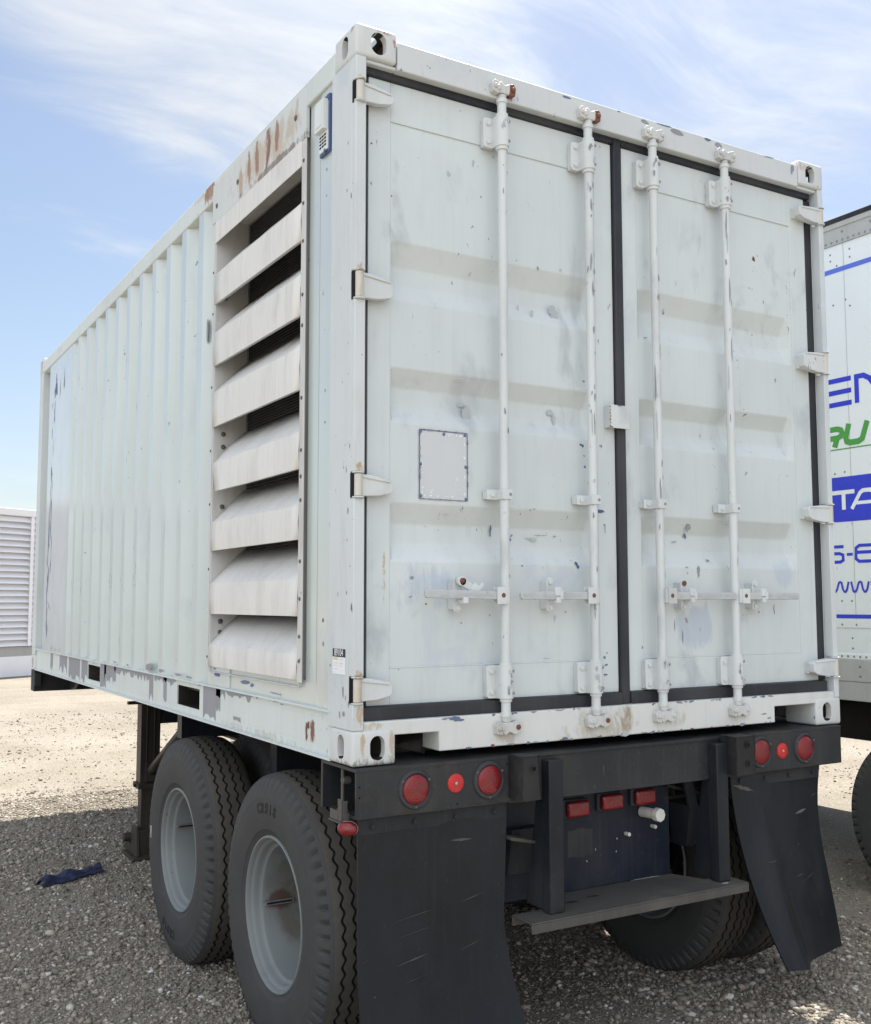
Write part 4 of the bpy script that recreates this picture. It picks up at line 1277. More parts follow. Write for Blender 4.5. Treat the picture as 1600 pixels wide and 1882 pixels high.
b = MB()
b.box(.70, 1.536, .150, .157, -.573, -.165)
b.chip((1.07, .150, -.395), UX, UZ, .13, .12, 1, 1, jag=.08, n=24); b.box(1.005, 1.13, .1488, .1499, -.445, -.345, 1)
for (x, z) in ((1.255, -.40), (1.145, -.43), (1.10, -.47), (1.25, -.45)):
    b.chip((x, .150, z), UX, UZ, .005, .011, int(x*100), 2)
for (x, z) in ((1.30, -.385), (1.44, -.37)): b.cyl((x, .150, z), (x, .125, z), .008, 10, 3)
for (x, z) in ((1.09, -.52), (1.16, -.52), (1.15, -.475), (1.43, -.49), (1.47, -.43)): b.cyl((x, .1499, z), (x, .1485, z), .006, 10, 1)
b.build('lamp_plate', ['chassis_navy', 'bolster_grey', 'tag_pale', 'pvc_white'], ch, bevel=.001, loc=LZ)
for x, z in ((1.037, -.257), (1.209, -.246), (1.383, -.243)):
    b = MB(); b.box(-.062, .062, -.016, .0, -.036, .036)
    o = b.build('marker_lamp', 'gasket_rubber', ch, bevel=.006, loc=(x, .150, z+GZ))
    c = MB(); c.box(-.054, .054, -.042, -.0162, -.031, .031)
    c.build('lens', 'lens_red', o, bevel=.0125, bseg=4)
b = MB(); b.cyl((1.385, .149, -.306), (1.395, .060, -.306), .021, 18); b.cyl((1.394, .074, -.306), (1.3965, .045, -.306), .0275, 8)
b.build('conduit_cap', 'pvc_white', ch, bevel=.003, loc=LZ)

# mud flaps
def flap(fn, nu, nv, strip, marks=()):
    b = MB()
    F = b.grid(lambda u, v: Vector(fn(u, v))+Vector((0, -.004, 0)), nu, nv)
    B2 = b.grid(lambda u, v: Vector(fn(u, v))+Vector((0, .004, 0)), nu, nv)
    for j in range(nv):
        for i in (0, nu): b.bm.faces.new((F[i][j], F[i][j+1], B2[i][j+1], B2[i][j]))
    for i in range(nu):
        for j in (0, nv): b.bm.faces.new((F[i][j], F[i+1][j], B2[i+1][j], B2[i][j]))
    for i, (u0, v0, u1, v1, w, mm) in enumerate(marks):          # scuffs and pale rub marks
        rr = random.Random(i); n_ = 8
        P_ = []
        for k in range(n_+1):
            f = k/n_
            q = Vector(fn(u0+(u1-u0)*f, v0+(v1-v0)*f))
            ww = w*math.sin(math.pi*min(.97, max(.03, f)))*rr.uniform(.6, 1.1)
            P_.append((q+Vector((0, -.0058, ww/2)), q+Vector((0, -.0058, -ww/2))))
        for k in range(n_): b.face([P_[k][0], P_[k+1][0], P_[k+1][1], P_[k][1]], mm+1)
    o = b.build('mud_flap', ['flap_rubber', 'rail_dusty', 'scuff_grey', 'step_steel'], ch, loc=LZ, angle=60)
    s = MB()
    x0, x1, y, z0, z1 = strip
    s.box(x0, x1, y-.007, y-.0045, z0, z1)
    n = 4
    for i in range(n):
        x = x0+(x1-x0)*(i+.3)/(n-.4)
        s.cyl((x, y-.007, (z0+z1)/2), (x, y-.016, (z0+z1)/2), .009, 6, 1); s.cyl((x, y-.007, (z0+z1)/2), (x, y-.009, (z0+z1)/2), .014, 12, 1)
    s.build('flap_strip', ['chassis_black', 'chassis_black'], o, bevel=.001)
    return o
def lflap(u, v):
    x = .018+.597*u
    z = -.168-.80*v
    y = -.002-.012*math.sin(v*5.0+u*1.2)*v-.085*max(0, v-.45)**1.6*2.2*(.55+.6*u)+.010*math.sin(u*7)*v
    x += .028*max(0, v-.55)*2.0*(u+.6) - .012*math.sin(v*3.1)*(u)
    return (x, y, z)
flap(lflap, 24, 36, (.022, .606, .0, -.222, -.170),
     [(.24, .44, .50, .41, .004, 0), (.25, .51, .48, .48, .003, 0), (.25, .62, .45, .59, .006, 2), (.26, .70, .44, .67, .003, 0), (.66, .60, .80, .575, .003, 2), (.68, .40, .84, .375, .003, 2),
      (.02, .58, .07, .57, .004, 0), (.60, .135, .75, .14, .012, 2), (.95, .35, .955, .36, .004, 1), (.09, .72, .10, .725, .005, 1), (.62, .05, .625, .055, .006, 1)])
BL, BRr = Vector((1.862, -.165, -.930)), Vector((2.352, -.030, -.945))
ML, MR = Vector((1.765, -.060, -.555)), Vector((2.302, .004, -.545))
TL, TR_ = Vector((1.735, .0, -.172)), Vector((2.285, .0, -.172))
def rflap(u, v):
    def q(a, m_, c, t): return a*(1-t)*(1-2*t)+m_*4*t*(1-t)+c*t*(2*t-1)
    l = q(TL, ML, BL, v); r = q(TR_, MR, BRr, v)
    p = l.lerp(r, u)
    crease = math.exp(-((u-.30+.10*v)/.13)**2)*min(1, v*2.2)
    p = p+Vector((0, -.045*crease, 0))
    p = p+Vector((0, .012*math.sin(v*6)*u, 0))
    return p
flap(rflap, 24, 36, (1.742, 2.275, .0, -.222, -.168),
     [(.70, .26, .84, .245, .016, 1), (.56, .585, .66, .58, .003, 1), (.64, .62, .80, .59, .004, 2), (.30, .66, .46, .645, .005, 2), (.18, .46, .28, .455, .004, 2), (.90, .18, .985, .165, .004, 0),
      (.60, .42, .63, .46, .003, 0), (.55, .45, .57, .49, .003, 0), (.75, .80, .80, .82, .003, 0), (.02, .05, .22, .09, .02, 2), (.66, .43, .70, .42, .003, 1)])

# frame rails, cross members, front bolster
for xa in (.70, 1.60):
    b = MB()
    b.box(xa, xa+.14, .26, 5.88, -.018, -.004); b.box(xa, xa+.14, .26, 4.65, -.300, -.286); b.box(xa+.064, xa+.076, .26, 4.65, -.2858, -.0182)
    b.box(xa, xa+.14, 4.66, 5.88, -.160, -.146); b.box(xa+.064, xa+.076, 4.66, 5.88, -.1458, -.0182); b.box(xa, xa+.14, 4.645, 4.66, -.300, -.0182)
    for i in range(7):
        b.box(xa+.01, xa+.0638, .6+.6*i, .612+.6*i, -.2856, -.0184); b.box(xa+.0762, xa+.13, .6+.6*i, .612+.6*i, -.2856, -.0184)
    b.build('frame_rail', 'rail_dusty', ch, loc=LZ)
for y, zb_ in ((1.28, -.24), (2.7, -.22), (4.3, -.2), (5.2, -.14)):
    b = MB(); b.box(*((.25, 2.19) if y < 3 else (.78, 1.66)), y, y+.08, zb_, -.02); b.build('cross_member', 'chassis_black', ch, loc=LZ)
b = MB()
b.box(.0, 2.438, 5.90, 6.05, -.176, -.004); b.box(-.004, .05, 5.86, 5.8998, -.13, -.03)
b.prism([(5.45, -.02), (5.8995, -.02), (5.8995, -.16), (5.75, -.16)], 'x', .28, .30)
b.build('front_bolster', 'chassis_black', ch, bevel=.004, loc=LZ)

# axles and suspension
for y in (.69, 1.905):
    b = MB()
    b.cyl((.30, y, CZ), (2.138, y, CZ), .063, 20)
    for xa, xb in ((.60, .70), (1.738, 1.838)):
        b.lathe([(xa, .06), (xa, .205), (xa+.012, .212), (xb-.02, .212), (xb, .200), (xb, .06)], (0, y, CZ), 'x', 40, 1)
    for x in (.70, 1.60):
        b.box(x+.03, x+.11, y-.12, y+.12, CZ+.06, CZ+.11); b.box(x+.04, x+.10, y-.07, y+.07, CZ-.10, CZ-.06)
        b.cyl((x+.05, y-.08, CZ-.11), (x+.05, y-.08, CZ+.2), .011, 8); b.cyl((x+.05, y+.08, CZ-.11), (x+.05, y+.08, CZ+.2), .011, 8)
        b.cyl((x+.20 if x < 1 else x-.06, y-.16, CZ+.09), (x+.20 if x < 1 else x-.06, y-.30, CZ+.12), .075, 18, 1)
    b.build('axle', ['chassis_black', 'leg_steel'], ch, loc=LZ)
    for x in (.74, 1.64):
        s = MB()
        for k in range(6):
            hl = .52-.06*k
            pts = []
            n = 10
            for i in range(n+1):
                f = -1+2*i/n; pts.append((y+f*hl, CZ+.115+.016*k+.07*(f*hl/.52)**2))
            top = [(p[0], p[1]+.013) for p in pts[::-1]]
            s.prism(pts+top, 'x', x, x+.076)
        s.build('leaf_spring', 'leg_steel', ch, loc=LZ)
for x in (.71, 1.61):
    for y in (.10, 1.23, 2.36):
        b = MB(); b.prism([(y, -.30), (y+.14, -.30), (y+.11, -.47), (y+.03, -.47)], 'x', x, x+.13)
        b.build('spring_hanger', 'chassis_black', ch, loc=LZ)
b = MB()
b.obox((1.66, .12, -.37), (.075, .03, -.18), (.022, 0, .009), (0, .008, 0))
b.build('bumper_brace', 'chassis_black', ch, bevel=.002, loc=LZ)
b = MB(); b.obox((1.60, .16, -.235), (.11, .02, -.030), (.0, .035, .0), (0, 0, .006)); b.build('bumper_brace', 'chassis_black', ch, bevel=.002, loc=LZ)
b = MB(); b.obox((.69, .03, -.315), (.075, .03, -.02), (0, .035, .0), (0, 0, .006)); b.build('bumper_brace', 'step_steel', ch, bevel=.002, loc=LZ)
b = MB(); b.box(.6965, .6995, 1.70, 1.80, -.335, -.262); b.build('data_tag', 'tag_pale', ch, loc=LZ)

# air hoses behind the lamp plate
def tube_path(b, pts, r, seg=10, m=0):
    pts = [Vector(p) for p in pts]
    dense = []
    for i in range(len(pts)-1):
        p0, p1, p2, p3 = pts[max(0, i-1)], pts[i], pts[i+1], pts[min(len(pts)-1, i+2)]
        for k in range(8):
            t = k/8
            dense.append(.5*((2*p1)+(p2-p0)*t+(2*p0-5*p1+4*p2-p3)*t*t+(3*p1-p0-3*p2+p3)*t**3))
    dense.append(pts[-1])
    prev = None
    for i, p in enumerate(dense):
        d = (dense[min(i+1, len(dense)-1)]-dense[max(0, i-1)]).normalized()
        a = d.cross(Vector((.3, .5, .81))).normalized(); c = d.cross(a)
        ring = [b.bm.verts.new(p+(a*math.cos(2*math.pi*k/seg)+c*math.sin(2*math.pi*k/seg))*r) for k in range(seg)]
        if prev:
            for k in range(seg): b.bm.faces.new((prev[k], prev[(k+1) % seg], ring[(k+1) % seg], ring[k])).material_index = m
        prev = ring
for pts, r in (([(1.60, .30, -.17), (1.60, .28, -.30), (1.585, .27, -.40), (1.54, .30, -.46), (1.45, .38, -.48)], .010),
               ([(1.66, .34, -.17), (1.68, .30, -.34), (1.72, .36, -.47), (1.74, .45, -.55)], .010),
               ([(.70, .25, -.2), (.66, .20, -.36), (.70, .24, -.48), (.80, .40, -.5)], .011)):
    b = MB(); tube_path(b, pts, r); b.build('air_hose', 'bumper_rubber', ch, loc=LZ)
# landing legs
def landing_leg(x):
    b = MB()
    y = 3.92
    b.box(x, x+.13, y, y+.105, -.66, -.08); b.box(x+.012, x+.118, y+.012, y+.093, -.98, -.66)
    for xx in (x+.035, x+.085): b.box(xx, xx+.012, y-.006, y-.0005, -.66, -.08)
    o = b.build('landing_leg', 'leg_steel', ch, bevel=.004, loc=LZ)
    b = MB(); b.box(x-.016, x+.146, y-.016, y+.121, -.690, -.655); b.cyl((x-.03, y+.05, -.672), (x-.016, y+.05, -.672), .012, 8); b.build('collar', 'leg_steel', o, bevel=.003)
    b = MB()
    b.box(x-.05, x+.18, y-.05, y+.25, -1.148, -1.128)
    b.prism([(y-.03, -1.127), (y+.14, -1.127), (y+.115, -.94), (y-.008, -.94)], 'x', x-.020, x+.0)
    b.prism([(y-.03, -1.127), (y+.14, -1.127), (y+.115, -.94), (y-.008, -.94)], 'x', x+.13, x+.150)
    b.box(x, x+.13, y-.01, y+.0, -1.127, -.96); b.prism([(y+.14, -1.127), (y+.33, -1.127), (y+.30, -1.10), (y+.18, -1.04)], 'x', x-.018, x-.004)
    b.cyl((x-.06, y+.17, -1.03), (x+.05, y+.17, -1.03), .030, 14)
    b.build('foot', 'leg_steel', o, bevel=.003)
    b = MB(); b.cyl((x+.07, y-.012, -.575), (x+.0, 2.74, -.09), .030, 16); b.box(x+.03, x+.11, y-.03, y-.0, -.64, -.52); b.box(x+.02, x+.10, 2.70, 2.80, -.10, -.02)
    b.cyl((x+.12, y-.02, -.55), (x+.30, y-.25, -.50), .022, 12)
    b.build('diagonal_brace', 'leg_steel', o)
    return o
landing_leg(.35); landing_leg(1.958)
b = MB(); b.box(.48, 1.958, 3.94, 4.0, -.27, -.10)
b.box(.27, .349, 3.95, 3.99, -.135, -.115)
b.build('leg_cross_tube', 'chassis_black', ch, loc=LZ)

# ------------------------------------------------------------------ wheels
def tyre_mesh():
    N = 384
    PER = 6
    R0 = .530
    cols = []           # (a, r, kind)  kind: 's' plain, 'n#' notch, 'g' groove members (a follows the zigzag)
    def crown(a): return R0-.011*((a-.1175)/.0955)**2
    side = [(.006, .286), (-.002, .298), (-.008, .312), (-.010, .3135), (-.0165, .345), (-.0205, .378), (-.0205, .408), (-.0180, .432), (-.0185, .4345), (-.0165, .440), (-.0155, .4475)]
    for a, r in side: cols.append((a, r, 's'))
    cols += [(-.0135, .460, 'n0'), (-.0095, .476, 'n1'), (-.004, .492, 'n2'), (.004, .505, 'n3'), (.0085, .5100, 's'), (.0135, .5125, 's'), (.0215, crown(.0225), 's')]
    G = [.0545, .0960, .1390, .1805]
    for g in G:
        for d, dr in ((-.0048, 0), (-.0036, .011), (.0036, .011), (.0048, 0)):
            cols.append((g+d, crown(g+d)-dr, 'g'))
    back = [(.235-a, r, k) for a, r, k in cols[:18]][::-1]
    cols += back
    tri = [0, .5, 1, .5]
    tri = [-1, -1, 0, 1, 1, 0]
    verts = []; faces = []; mats = []
    nc = len(cols)
    ND = {'n0': (.0025, .001), 'n1': (.0085, .002), 'n2': (.0125, .004), 'n3': (.0125, .006)}
    for i in range(N):
        t = 2*math.pi*i/N
        for ci, (a, r, k) in enumerate(cols):
            if k == 'g':
                a = a+.0052*tri[i % PER]
            elif k in ND and i % PER in (0, 1):
                da, dr = ND[k]
                if i % PER == 1: da *= .45; dr *= .45
                a = a+(da if a < .1175 else -da); r -= dr
            verts.append((a, r*math.sin(t), r*math.cos(t)))
    for i in range(N):
        j = (i+1) % N
        for c in range(nc-1):
            faces.append((i*nc+c, j*nc+c, j*nc+c+1, i*nc+c+1))
            k0, k1 = cols[c][2], cols[c+1][2]
            r_ = min(cols[c][1], cols[c+1][1])
            if k0 == 'g' and k1 == 'g' and r_ < crown(cols[c][0])-.005: mats.append(2)
            elif r_ > .5125: mats.append(1)
            else: mats.append(0)
    me = bpy.data.meshes.new('tyre'); me.from_pydata(verts, [], faces)
    me.polygons.foreach_set('material_index', mats)
    me.polygons.foreach_set('use_smooth', [True]*len(faces))
    for k in ('tyre_wall', 'tyre_tread', 'tyre_groove'): me.materials.append(MATS[k])
    me.set_sharp_from_angle(angle=R_(32))
    return me
TYRE = tyre_mesh()
def rim_mesh(mat):
    b = MB()
    b.lathe([(.016, .284), (.004, .290), (-.002, .287), (-.003, .282), (.002, .277), (.016, .273), (.022, .266), (.030, .2615), (.043, .2600), (.050, .256), (.056, .2475),
             (.064, .2445), (.20, .2405), (.215, .236), (.222, .10), (.222, .0)], (0, 0, 0), 'x', 72)
    for k in range(2):
        t = R_(118+150*k)
        if k == 0:      # rusty driving slot lying along the barrel
            c = Vector((.125, .2405*math.sin(R_(104)), .2405*math.cos(R_(104))))
            n_ = Vector((0, -math.sin(R_(104)), -math.cos(R_(104))))
            b.obox(c+n_*.003, (.062, 0, 0), n_*.006, n_.cross(UX)*.008, 1)
            b.obox(c+n_*.007, (.054, 0, 0), n_*.003, n_.cross(UX)*.0035, 2)
    o = b.build('rim', [mat, 'rim_rusty', 'inside_black'], None, angle=30)
    me = o.data; bpy.data.objects.remove(o); return me
RIM, RIM_R = rim_mesh('rim_paint'), rim_mesh('rim_worn')
def hub_mesh():
    b = MB()
    b.lathe([(.215, .0), (.215, .07), (.190, .085), (.165, .09), (.160, .0)], (0, 0, 0), 'x', 32)
    for k in range(5):
        t = 2*math.pi*k/5+.3
        d = Vector((0, math.sin(t), math.cos(t)))
        b.obox(Vector((.208, 0, 0))+d*.15, UX*.012, d*.08, UX.cross(d)*.025)
    o = b.build('wheel', 'leg_steel', None)
    me = o.data; bpy.data.objects.remove(o); return me
HUB = hub_mesh()
def wheel(parent, loc, flip, spin, rim=None, scale=1.0):
    w = bpy.data.objects.new('wheel', HUB); scene.collection.objects.link(w); w.parent = parent
    w.location = loc; w.scale = (scale,)*3
    w.rotation_euler = (spin, 0, math.pi if flip else 0)
    for nm, me in (('tyre', TYRE), ('rim', rim or RIM)):
        o = bpy.data.objects.new(nm, me); scene.collection.objects.link(o); o.parent = w
    return w
wh = []
for y in (.69, 1.905):
    wh.append(wheel(ch, (.0, y, CZ+GZ), False, .12 if y < 1 else .5, RIM if y > 1 else RIM_R))
    wheel(ch, (.575, y, CZ+GZ), True, .3+y); wheel(ch, (2.438, y, CZ+GZ), True, .9+y); wheel(ch, (1.863, y, CZ+GZ), False, 1.3+y)
def side_text(w, txt, ang0, r, size, step):
    """raised moulded letters on the outer sidewall, reading clockwise seen from outside"""
    bm = bmesh.new()
    for i, c in enumerate(txt):
        cu = bpy.data.curves.new('t', 'FONT'); cu.body = c; cu.size = size; cu.align_x = 'CENTER'; cu.align_y = 'CENTER'; cu.extrude = .0012; cu.offset = .0016
        t = bpy.data.objects.new('t', cu); scene.collection.objects.link(t)
        dg = bpy.context.evaluated_depsgraph_get()
        me = bpy.data.meshes.new_from_object(t.evaluated_get(dg))
        bpy.data.objects.remove(t); bpy.data.curves.remove(cu)
        a = ang0+step*(i-(len(txt)-1)/2)         # angle from up, clockwise as seen from -x (towards -y)
        rad = Vector((0, -math.sin(a), math.cos(a)))
        tan = Vector((0, -math.cos(a), -math.sin(a)))
        M = Matrix((tan, rad, -UX)).transposed().to_4x4(); M.translation = rad*r+Vector((-.0212, 0, 0))
        me.transform(M); bm.from_mesh(me); bpy.data.meshes.remove(me)
    me = bpy.data.meshes.new('sidewall_lettering'); bm.to_mesh(me); bm.free(); me.materials.append(MATS['tyre_letter'])
    o = bpy.data.objects.new('sidewall_lettering', me); scene.collection.objects.link(o); o.parent = w
    return o
side_text(wh[0], 'CR918', R_(-3)-.12, .393, .054, .102)
side_text(wh[1], 'CR918', R_(190)-.5, .393, .054, .102)
b = MB(); b.box(-.0225, -.019, -.006, .006, -.03, .03)
o = b.build('wheel_weight', 'tag_pale', wh[1]); a_ = R_(272)-.5; o.location = (.0, -.40*math.sin(a_), .40*math.cos(a_)); o.rotation_euler = (-.5, 0, 0)

# ================================================================== WHITE BOX TRAILER ON THE RIGHT
tk = empty('box_trailer', (3.75, .5, 0), 'white box trailer with blue and green lettering parked right of the container', 'trailer')
TX = 3.75
def tb(bm_, name, mats, **k):
    o = bm_.build(name, mats, None, **k); o.location = (-TX, -.5, GZ); o.parent = tk; return o
Y0, Y1, X1 = -1.35, 10.0, 6.2
b = MB()
b.box(TX, X1, Y0, Y1, .2055, 2.730)
y = .905
while y > Y0+.1: y -= 1.22
while y < Y1-.1:
    b.box(TX-.0012, TX, y-.0015, y+.0015, .44, 2.728, 1); y += 1.22
b.box(TX-.006, TX, Y0, Y1, .392, .434); 
for (y, z) in ((1.0, 2.68), (.86, 2.68), (1.0, 2.64), (.86, 2.63), (.955, 2.60), (.99, 2.36), (.90, 2.375), (.87, 2.33), (1.02, 1.32), (.95, 1.325), (.93, .55), (1.0, .41), (.90, .41), (.935, .33), (.935, .27), (1.0, .55)):
    b.dome((TX if z > .44 or z < .39 else TX-.006, y, z), -UX, .007, .003, 8, 2)
tb(b, 'body_panel', ['truck_white', 'truck_grey', 'rivet_grey'], smooth=True)
b = MB(); b.box(TX-.010, TX+.2, Y0, Y1, 2.7305, 2.830); b.box(TX-.018, TX+.2, Y0, Y1, 2.8302, 2.872); b.box(TX+.001, X1, Y0, Y1, 2.872, 2.893)
y = Y0+.05; k = 0
while y < 2.2:
    b.dome((TX-.010, y, 2.748), -UX, .0085, .004, 8, 1)
    if k % 5 == 0: b.dome((TX-.010, y, 2.80), -UX, .009, .004, 8, 1)
    y += .040; k += 1
b.box(TX-.022, TX-.0181, Y0, Y1, 2.862, 2.8935, 2)
tb(b, 'top_rail', ['truck_grey', 'rivet_grey', 'chassis_black'], bevel=.003)
b = MB(); b.box(TX-.008, TX+.1, Y0, Y1, .075, .2053); b.box(TX-.003, TX+.1, Y0, Y1, -.038, .0748)
b.box(TX-.004, TX+.05, Y0, Y1, .2056, .238, 2)
y = Y0+.05; k = 0
while y < 2.2:
    b.dome((TX-.004, y, .222), -UX, .0075, .004, 8, 1)
    if k % 4 == 0: b.dome((TX-.008, y, .165), -UX, .009, .005, 8, 1); b.dome((TX-.008, y, .110), -UX, .009, .005, 8, 1)
    y += .042; k += 1
tb(b, 'bottom_rail', ['truck_grey', 'rivet_grey', 'truck_white'], bevel=.003)
b = MB()
b.box(TX+.45, TX+.55, Y0+.3, 5.5, -.33, -.045); b.box(X1-.55, X1-.45, Y0+.3, 5.5, -.33, -.045)
for i in range(9): b.box(TX+.02, X1-.02, Y0+.15+i*.9, Y0+.22+i*.9, -.14, -.04)
b.box(TX+.11, X1-.02, Y0, Y1, -.036, .04)
b.box(TX+.2, X1-.2, Y0, Y0+.08, -.60, -.50); b.box(TX+.3, TX+.38, Y0, Y0+.08, -.5, -.05); b.box(X1-.38, X1-.3, Y0, Y0+.08, -.5, -.05)
tb(b, 'underframe', 'under_truck', smooth=False)
for y in (.52, -.73):
    b = MB(); b.cyl((TX+.3, y, -.68), (X1-.3, y, -.68), .065, 16); b.box(TX+.42, TX+.6, y-.2, y+.2, -.6, -.33); b.box(X1-.6, X1-.42, y-.2, y+.2, -.6, -.33)
    tb(b, 'axle', 'under_truck')
    for (x, f) in ((TX+.02, False), (TX+.60, True), (X1-.02, True), (X1-.60, False)):
        wheel(tk, (x-TX, y-.5, -.68+GZ), f, 2+y+x, None, .955)
for xl_ in (TX+.35, X1-.47):
    b = MB(); b.box(xl_, xl_+.12, 7.6, 7.72, -1.12, -.04); b.box(xl_-.05, xl_+.17, 7.55, 7.77, -1.148, -1.12)
    tb(b, 'landing_leg', 'under_truck')

def lettering(name, mat, fn, lift):
    b = MB()
    P = lambda y, z: (TX-lift-.00002*getattr(b, 'ns', 0), y, z)
    fn(b, P)
    return tb(b, name, mat, smooth=False)
def l_blue(b, P):
    for z in (1.889, 1.816, 1.742): b.stroke([(1.20, z), (.882, z)], .030, P)
    b.stroke([(.844, 1.730), (.844, 1.889), (.795, 1.889), (.755, 1.865), (.675, 1.755), (.625, 1.735), (.60, 1.735), (.60, 1.905)], .031, P)
    b.stroke([(1.20, .876), (.975, .876)], .019, P)
    b.stroke([(1.20, .835), (1.005, .835), (.982, .826), (.980, .795), (1.0, .784), (1.20, .784)], .019, P)
    b.stroke([(.954, .828), (.912, .828)], .017, P)
    b.stroke([(.74, .878), (.865, .878), (.888, .864), (.890, .80), (.868, .784), (.74, .784), (.72, .80), (.72, .822), (.74, .838), (.888, .838)], .019, P)
    for y0 in (1.07, .93, .79):
        b.stroke([(y0, .665), (y0-.012, .612), (y0-.020, .604), (y0-.030, .606), (y0-.040, .622), (y0-.052, .658), (y0-.062, .664), (y0-.072, .658), (y0-.080, .620), (y0-.090, .605), (y0-.100, .605), (y0-.110, .620), (y0-.122, .665)], .013, P)
    b.stroke([(3.0, .4585), (Y0+.05, .4585)], .023, P)
lettering('blue_lettering', 'decal_blue', l_blue, .0016)
lettering('blue_band', 'decal_blue', lambda b, P: b.stroke([(2.2, 1.161), (-.9, 1.161)], .272, P), .0016)
lettering('pale_blue_stripe', 'decal_blue_pale', lambda b, P: b.stroke([(3.0, 2.573), (Y0+.05, 2.573)], .030, P), .0016)
def l_green(b, P):
    b.stroke([(1.20, 1.592), (.992, 1.592), (.966, 1.583), (.958, 1.566), (.966, 1.546), (.990, 1.537), (1.20, 1.537)], .034, P)
    b.stroke([(1.015, 1.537), (1.000, 1.520), (1.014, 1.482)], .038, P)
    b.stroke([(.908, 1.614), (.932, 1.530), (.926, 1.508), (.905, 1.499), (.845, 1.499), (.818, 1.512), (.780, 1.614)], .036, P)
    b.stroke([(3.0, 1.466), (-.9, 1.466)], .007, P)
lettering('green_lettering', 'decal_green', l_green, .0016)
def l_white(b, P):
    b.stroke([(1.045, 1.203), (.884, 1.203)], .025, P); b.stroke([(.962, 1.191), (.962, 1.098)], .027, P)
    b.stroke([(.906, 1.098), (.846, 1.190), (.826, 1.203), (.775, 1.203), (.756, 1.190), (.756, 1.098)], .024, P); b.stroke([(.880, 1.132), (.76, 1.132)], .020, P)
    b.stroke([(1.074, 1.098), (1.074, 1.215)], .026, P)
lettering('white_lettering', 'decal_white', l_white, .0026)

# ================================================================== LOUVRED BUILDING FAR LEFT
bd = empty('louvered_building', (1.95, 22.35, 0), 'low white building with horizontal louvre slats beyond the gravel lot', 'building')
bd.rotation_euler = (0, 0, R_(90-60.5))
b = MB(); b.box(-9, 30, .12, 6, 0, 3.68); b.build('wall', 'building_white', bd, smooth=False)
b = MB(); b.box(-9, 30, -.06, .1198, 0.0, .46); b.build('plinth', 'building_white', bd)
b = MB(); b.box(-9, 30, -.03, .1199, .4602, .68); b.build('sill_band', 'truck_grey', bd)
b = MB(); b.box(-9.05, 30.05, -.10, 6.05, 3.70, 3.86); b.build('roof_cap', 'building_white', bd, bevel=.01)
sl = MB()
n = 21; z0, z1 = .69, 3.70
p = (z1-z0)/n
sl.prism([(-.085, z0+.004), (-.075, z0+.004), (.05, z0+p*.92), (.04, z0+p*.92)], 'x', -9, 30)
s0 = sl.build('louver_slat', 'building_white', bd, smooth=False)
for i in range(1, n):
    c = s0.copy(); scene.collection.objects.link(c); c.location = (0, 0, i*p)
for x in (-5.15, -2.15, .85, 3.85, 6.85, 9.85):
    b = MB(); b.box(x-.04, x+.04, -.105, -.087, .69, 3.69); b.build('louver_post', 'building_white', bd)

# ================================================================== BLUE RAG
b = MB()
A, B_ = Vector((-.335, 3.55, 0)), Vector((.06, 3.765, 0))
ax = (B_-A); ln = ax.length; ax.normalize(); pe = Vector((-ax.y, ax.x, 0))
def rag(u, v):
    w = .060*(.55+.75*math.sin(min(1, u*1.6+.12)*math.pi*.62))*(1.0-.55*u**2.2)
    n = mnoise.noise(Vector((u*5, v*3, 1.7)))
    h = (1-abs(2*v-1)**1.7)*(.035+.030*mnoise.noise(Vector((u*4.2, v*1.5, .3)))+.012*math.sin(u*22+v*6))*(1-.35*u)
    h += .016*max(0, mnoise.noise(Vector((u*9, v*6, 4.0))))
    if u > .82: h += (u-.82)*.16*v
    p_ = A+ax*(ln*u)+pe*((v-.5)*2*w+.018*n+.02*math.sin(u*4))
    return (p_.x, p_.y, .006+max(0, h))
b.grid(rag, 60, 26)
o = b.build('rag', 'rag_cloth', None, angle=70)
md = o.modifiers.new('solid', 'SOLIDIFY'); md.thickness = .004
tag(o, 'crumpled dark blue cloth lying on the shaded gravel left of the tyres', 'rag')

# ================================================================== GROUND
def ground():
    n = 260
    def ax_(c):
        t = np.linspace(-1, 1, n)
        return c+np.sign(t)*(np.abs(t)*8+np.abs(t)**7*1400)
    xs = ax_(1.0); ys = ax_(3.5)
    verts = []
    for y in ys:
        for x in xs:
            z = .012*mnoise.noise(Vector((x*.9, y*.9, 0)))+.007*mnoise.noise(Vector((x*3.1, y*3.1, 5))) if abs(x) < 60 and abs(y) < 60 else 0
            if 20 < y: z = min(z, 0)
            verts.append((x, y, z-.006))
    faces = [(j*n+i, j*n+i+1, (j+1)*n+i+1, (j+1)*n+i) for j in range(n-1) for i in range(n-1)]
    me = bpy.data.meshes.new('ground'); me.from_pydata(verts, [], faces)
    me.polygons.foreach_set('use_smooth', [True]*len(faces))
    me.materials.append(MATS['gravel_ground'])
    o = bpy.data.objects.new('ground', me); scene.collection.objects.link(o)
    return tag(o, kind='structure')
ground()

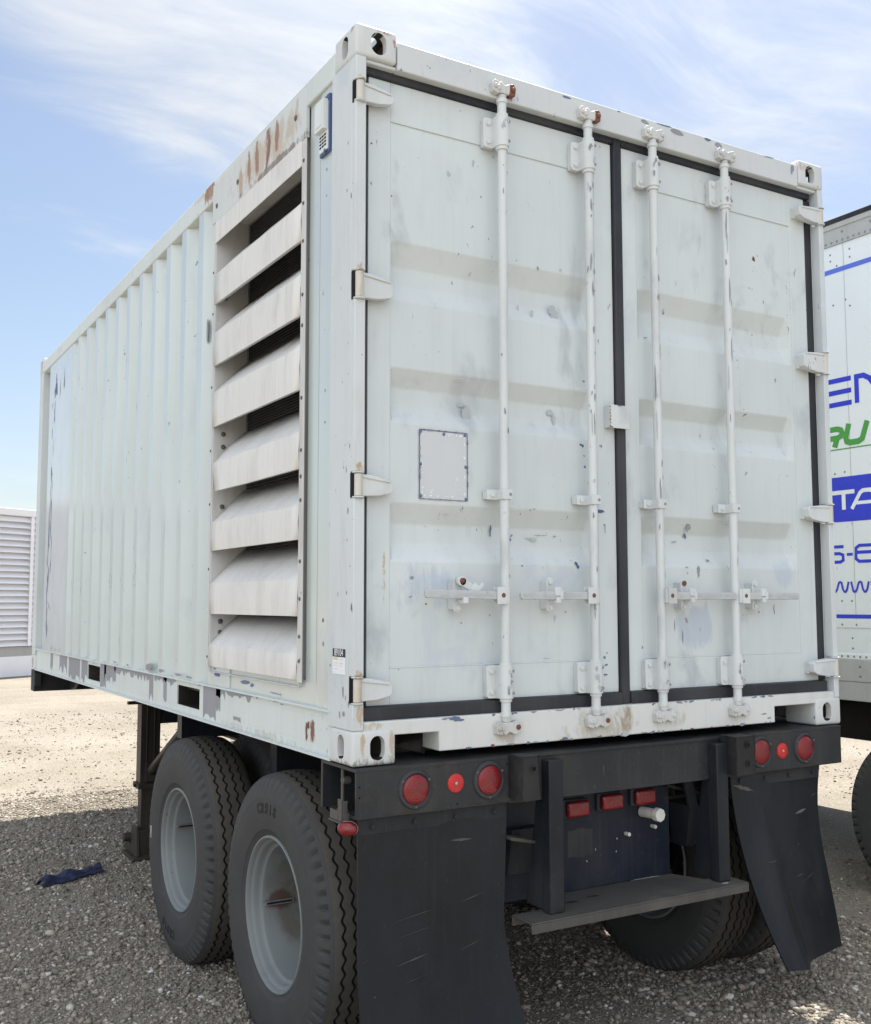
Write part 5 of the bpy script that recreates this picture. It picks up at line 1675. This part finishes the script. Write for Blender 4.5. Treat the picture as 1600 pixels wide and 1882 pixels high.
def stones():
    rs = np.random.default_rng(7)
    bm = bmesh.new(); bmesh.ops.create_icosphere(bm, subdivisions=1, radius=1.0)
    base = np.array([v.co[:] for v in bm.verts]); tri = np.array([[v.index for v in f.verts] for f in bm.faces]); bm.free()
    def scatter(n, x0, x1, y0, y1, med, sig, mx):
        return np.column_stack([rs.uniform(x0, x1, n), rs.uniform(y0, y1, n), np.minimum(mx, med*np.exp(rs.normal(0, sig, n)))])
    P = np.vstack([scatter(62000, -1.2, 3.3, -.2, 3.4, .0044, .5, .022), scatter(42000, -1.1, .6, .9, 4.6, .0050, .5, .022), scatter(22000, -.8, 1.3, 4.5, 6.6, .0052, .5, .022), scatter(34000, -1.3, 4.6, -.3, 7, .0055, .45, .022),
                   scatter(17000, 1.6, 3.3, -.3, 1.3, .0062, .5, .024), scatter(14000, -1.5, 9, 3, 14, .008, .4, .022)])
    # patchy: keep more stones where the lot is loose
    keep = np.array([rs.random() < .38+.95*max(0, mnoise.noise(Vector((p[0]*1.1, p[1]*1.1, 3)))+.25) for p in P])
    P = P[keep]; n = len(P)
    nv = len(base)
    sc = P[:, 2:3]*np.stack([rs.uniform(.8, 1.5, n), rs.uniform(.7, 1.1, n), rs.uniform(.42, .85, n)], 1)
    V = base[None]*(1+rs.uniform(-.22, .22, (n, nv, 1)))*sc[:, None, :]
    a = rs.uniform(0, 2*np.pi, n); ca, sa = np.cos(a)[:, None], np.sin(a)[:, None]
    x = V[:, :, 0]*ca-V[:, :, 1]*sa; y = V[:, :, 0]*sa+V[:, :, 1]*ca
    tl = rs.normal(0, .25, (n, 1)); z = V[:, :, 2]+tl*x
    zg = np.array([.012*mnoise.noise(Vector((p[0]*.9, p[1]*.9, 0)))+.007*mnoise.noise(Vector((p[0]*3.1, p[1]*3.1, 5)))-.006 for p in P])
    V = np.stack([x+P[:, 0:1], y+P[:, 1:2], z+zg[:, None]+sc[:, 2:3]*.45], 2).reshape(-1, 3)
    F = (tri[None]+(np.arange(n)*nv)[:, None, None]).reshape(-1, 3)
    me = bpy.data.meshes.new('gravel_stones')
    me.vertices.add(len(V)); me.vertices.foreach_set('co', V.ravel())
    me.loops.add(F.size); me.loops.foreach_set('vertex_index', F.ravel().astype(np.int32))
    me.polygons.add(len(F)); me.polygons.foreach_set('loop_start', np.arange(0, F.size, 3, dtype=np.int32))
    me.update(calc_edges=True); me.validate()
    me.materials.append(MATS['loose_stone'])
    o = bpy.data.objects.new('gravel_stones', me); scene.collection.objects.link(o)
    return tag(o, 'loose grey gravel stones scattered over the lot', 'gravel', kind='stuff')
stones()
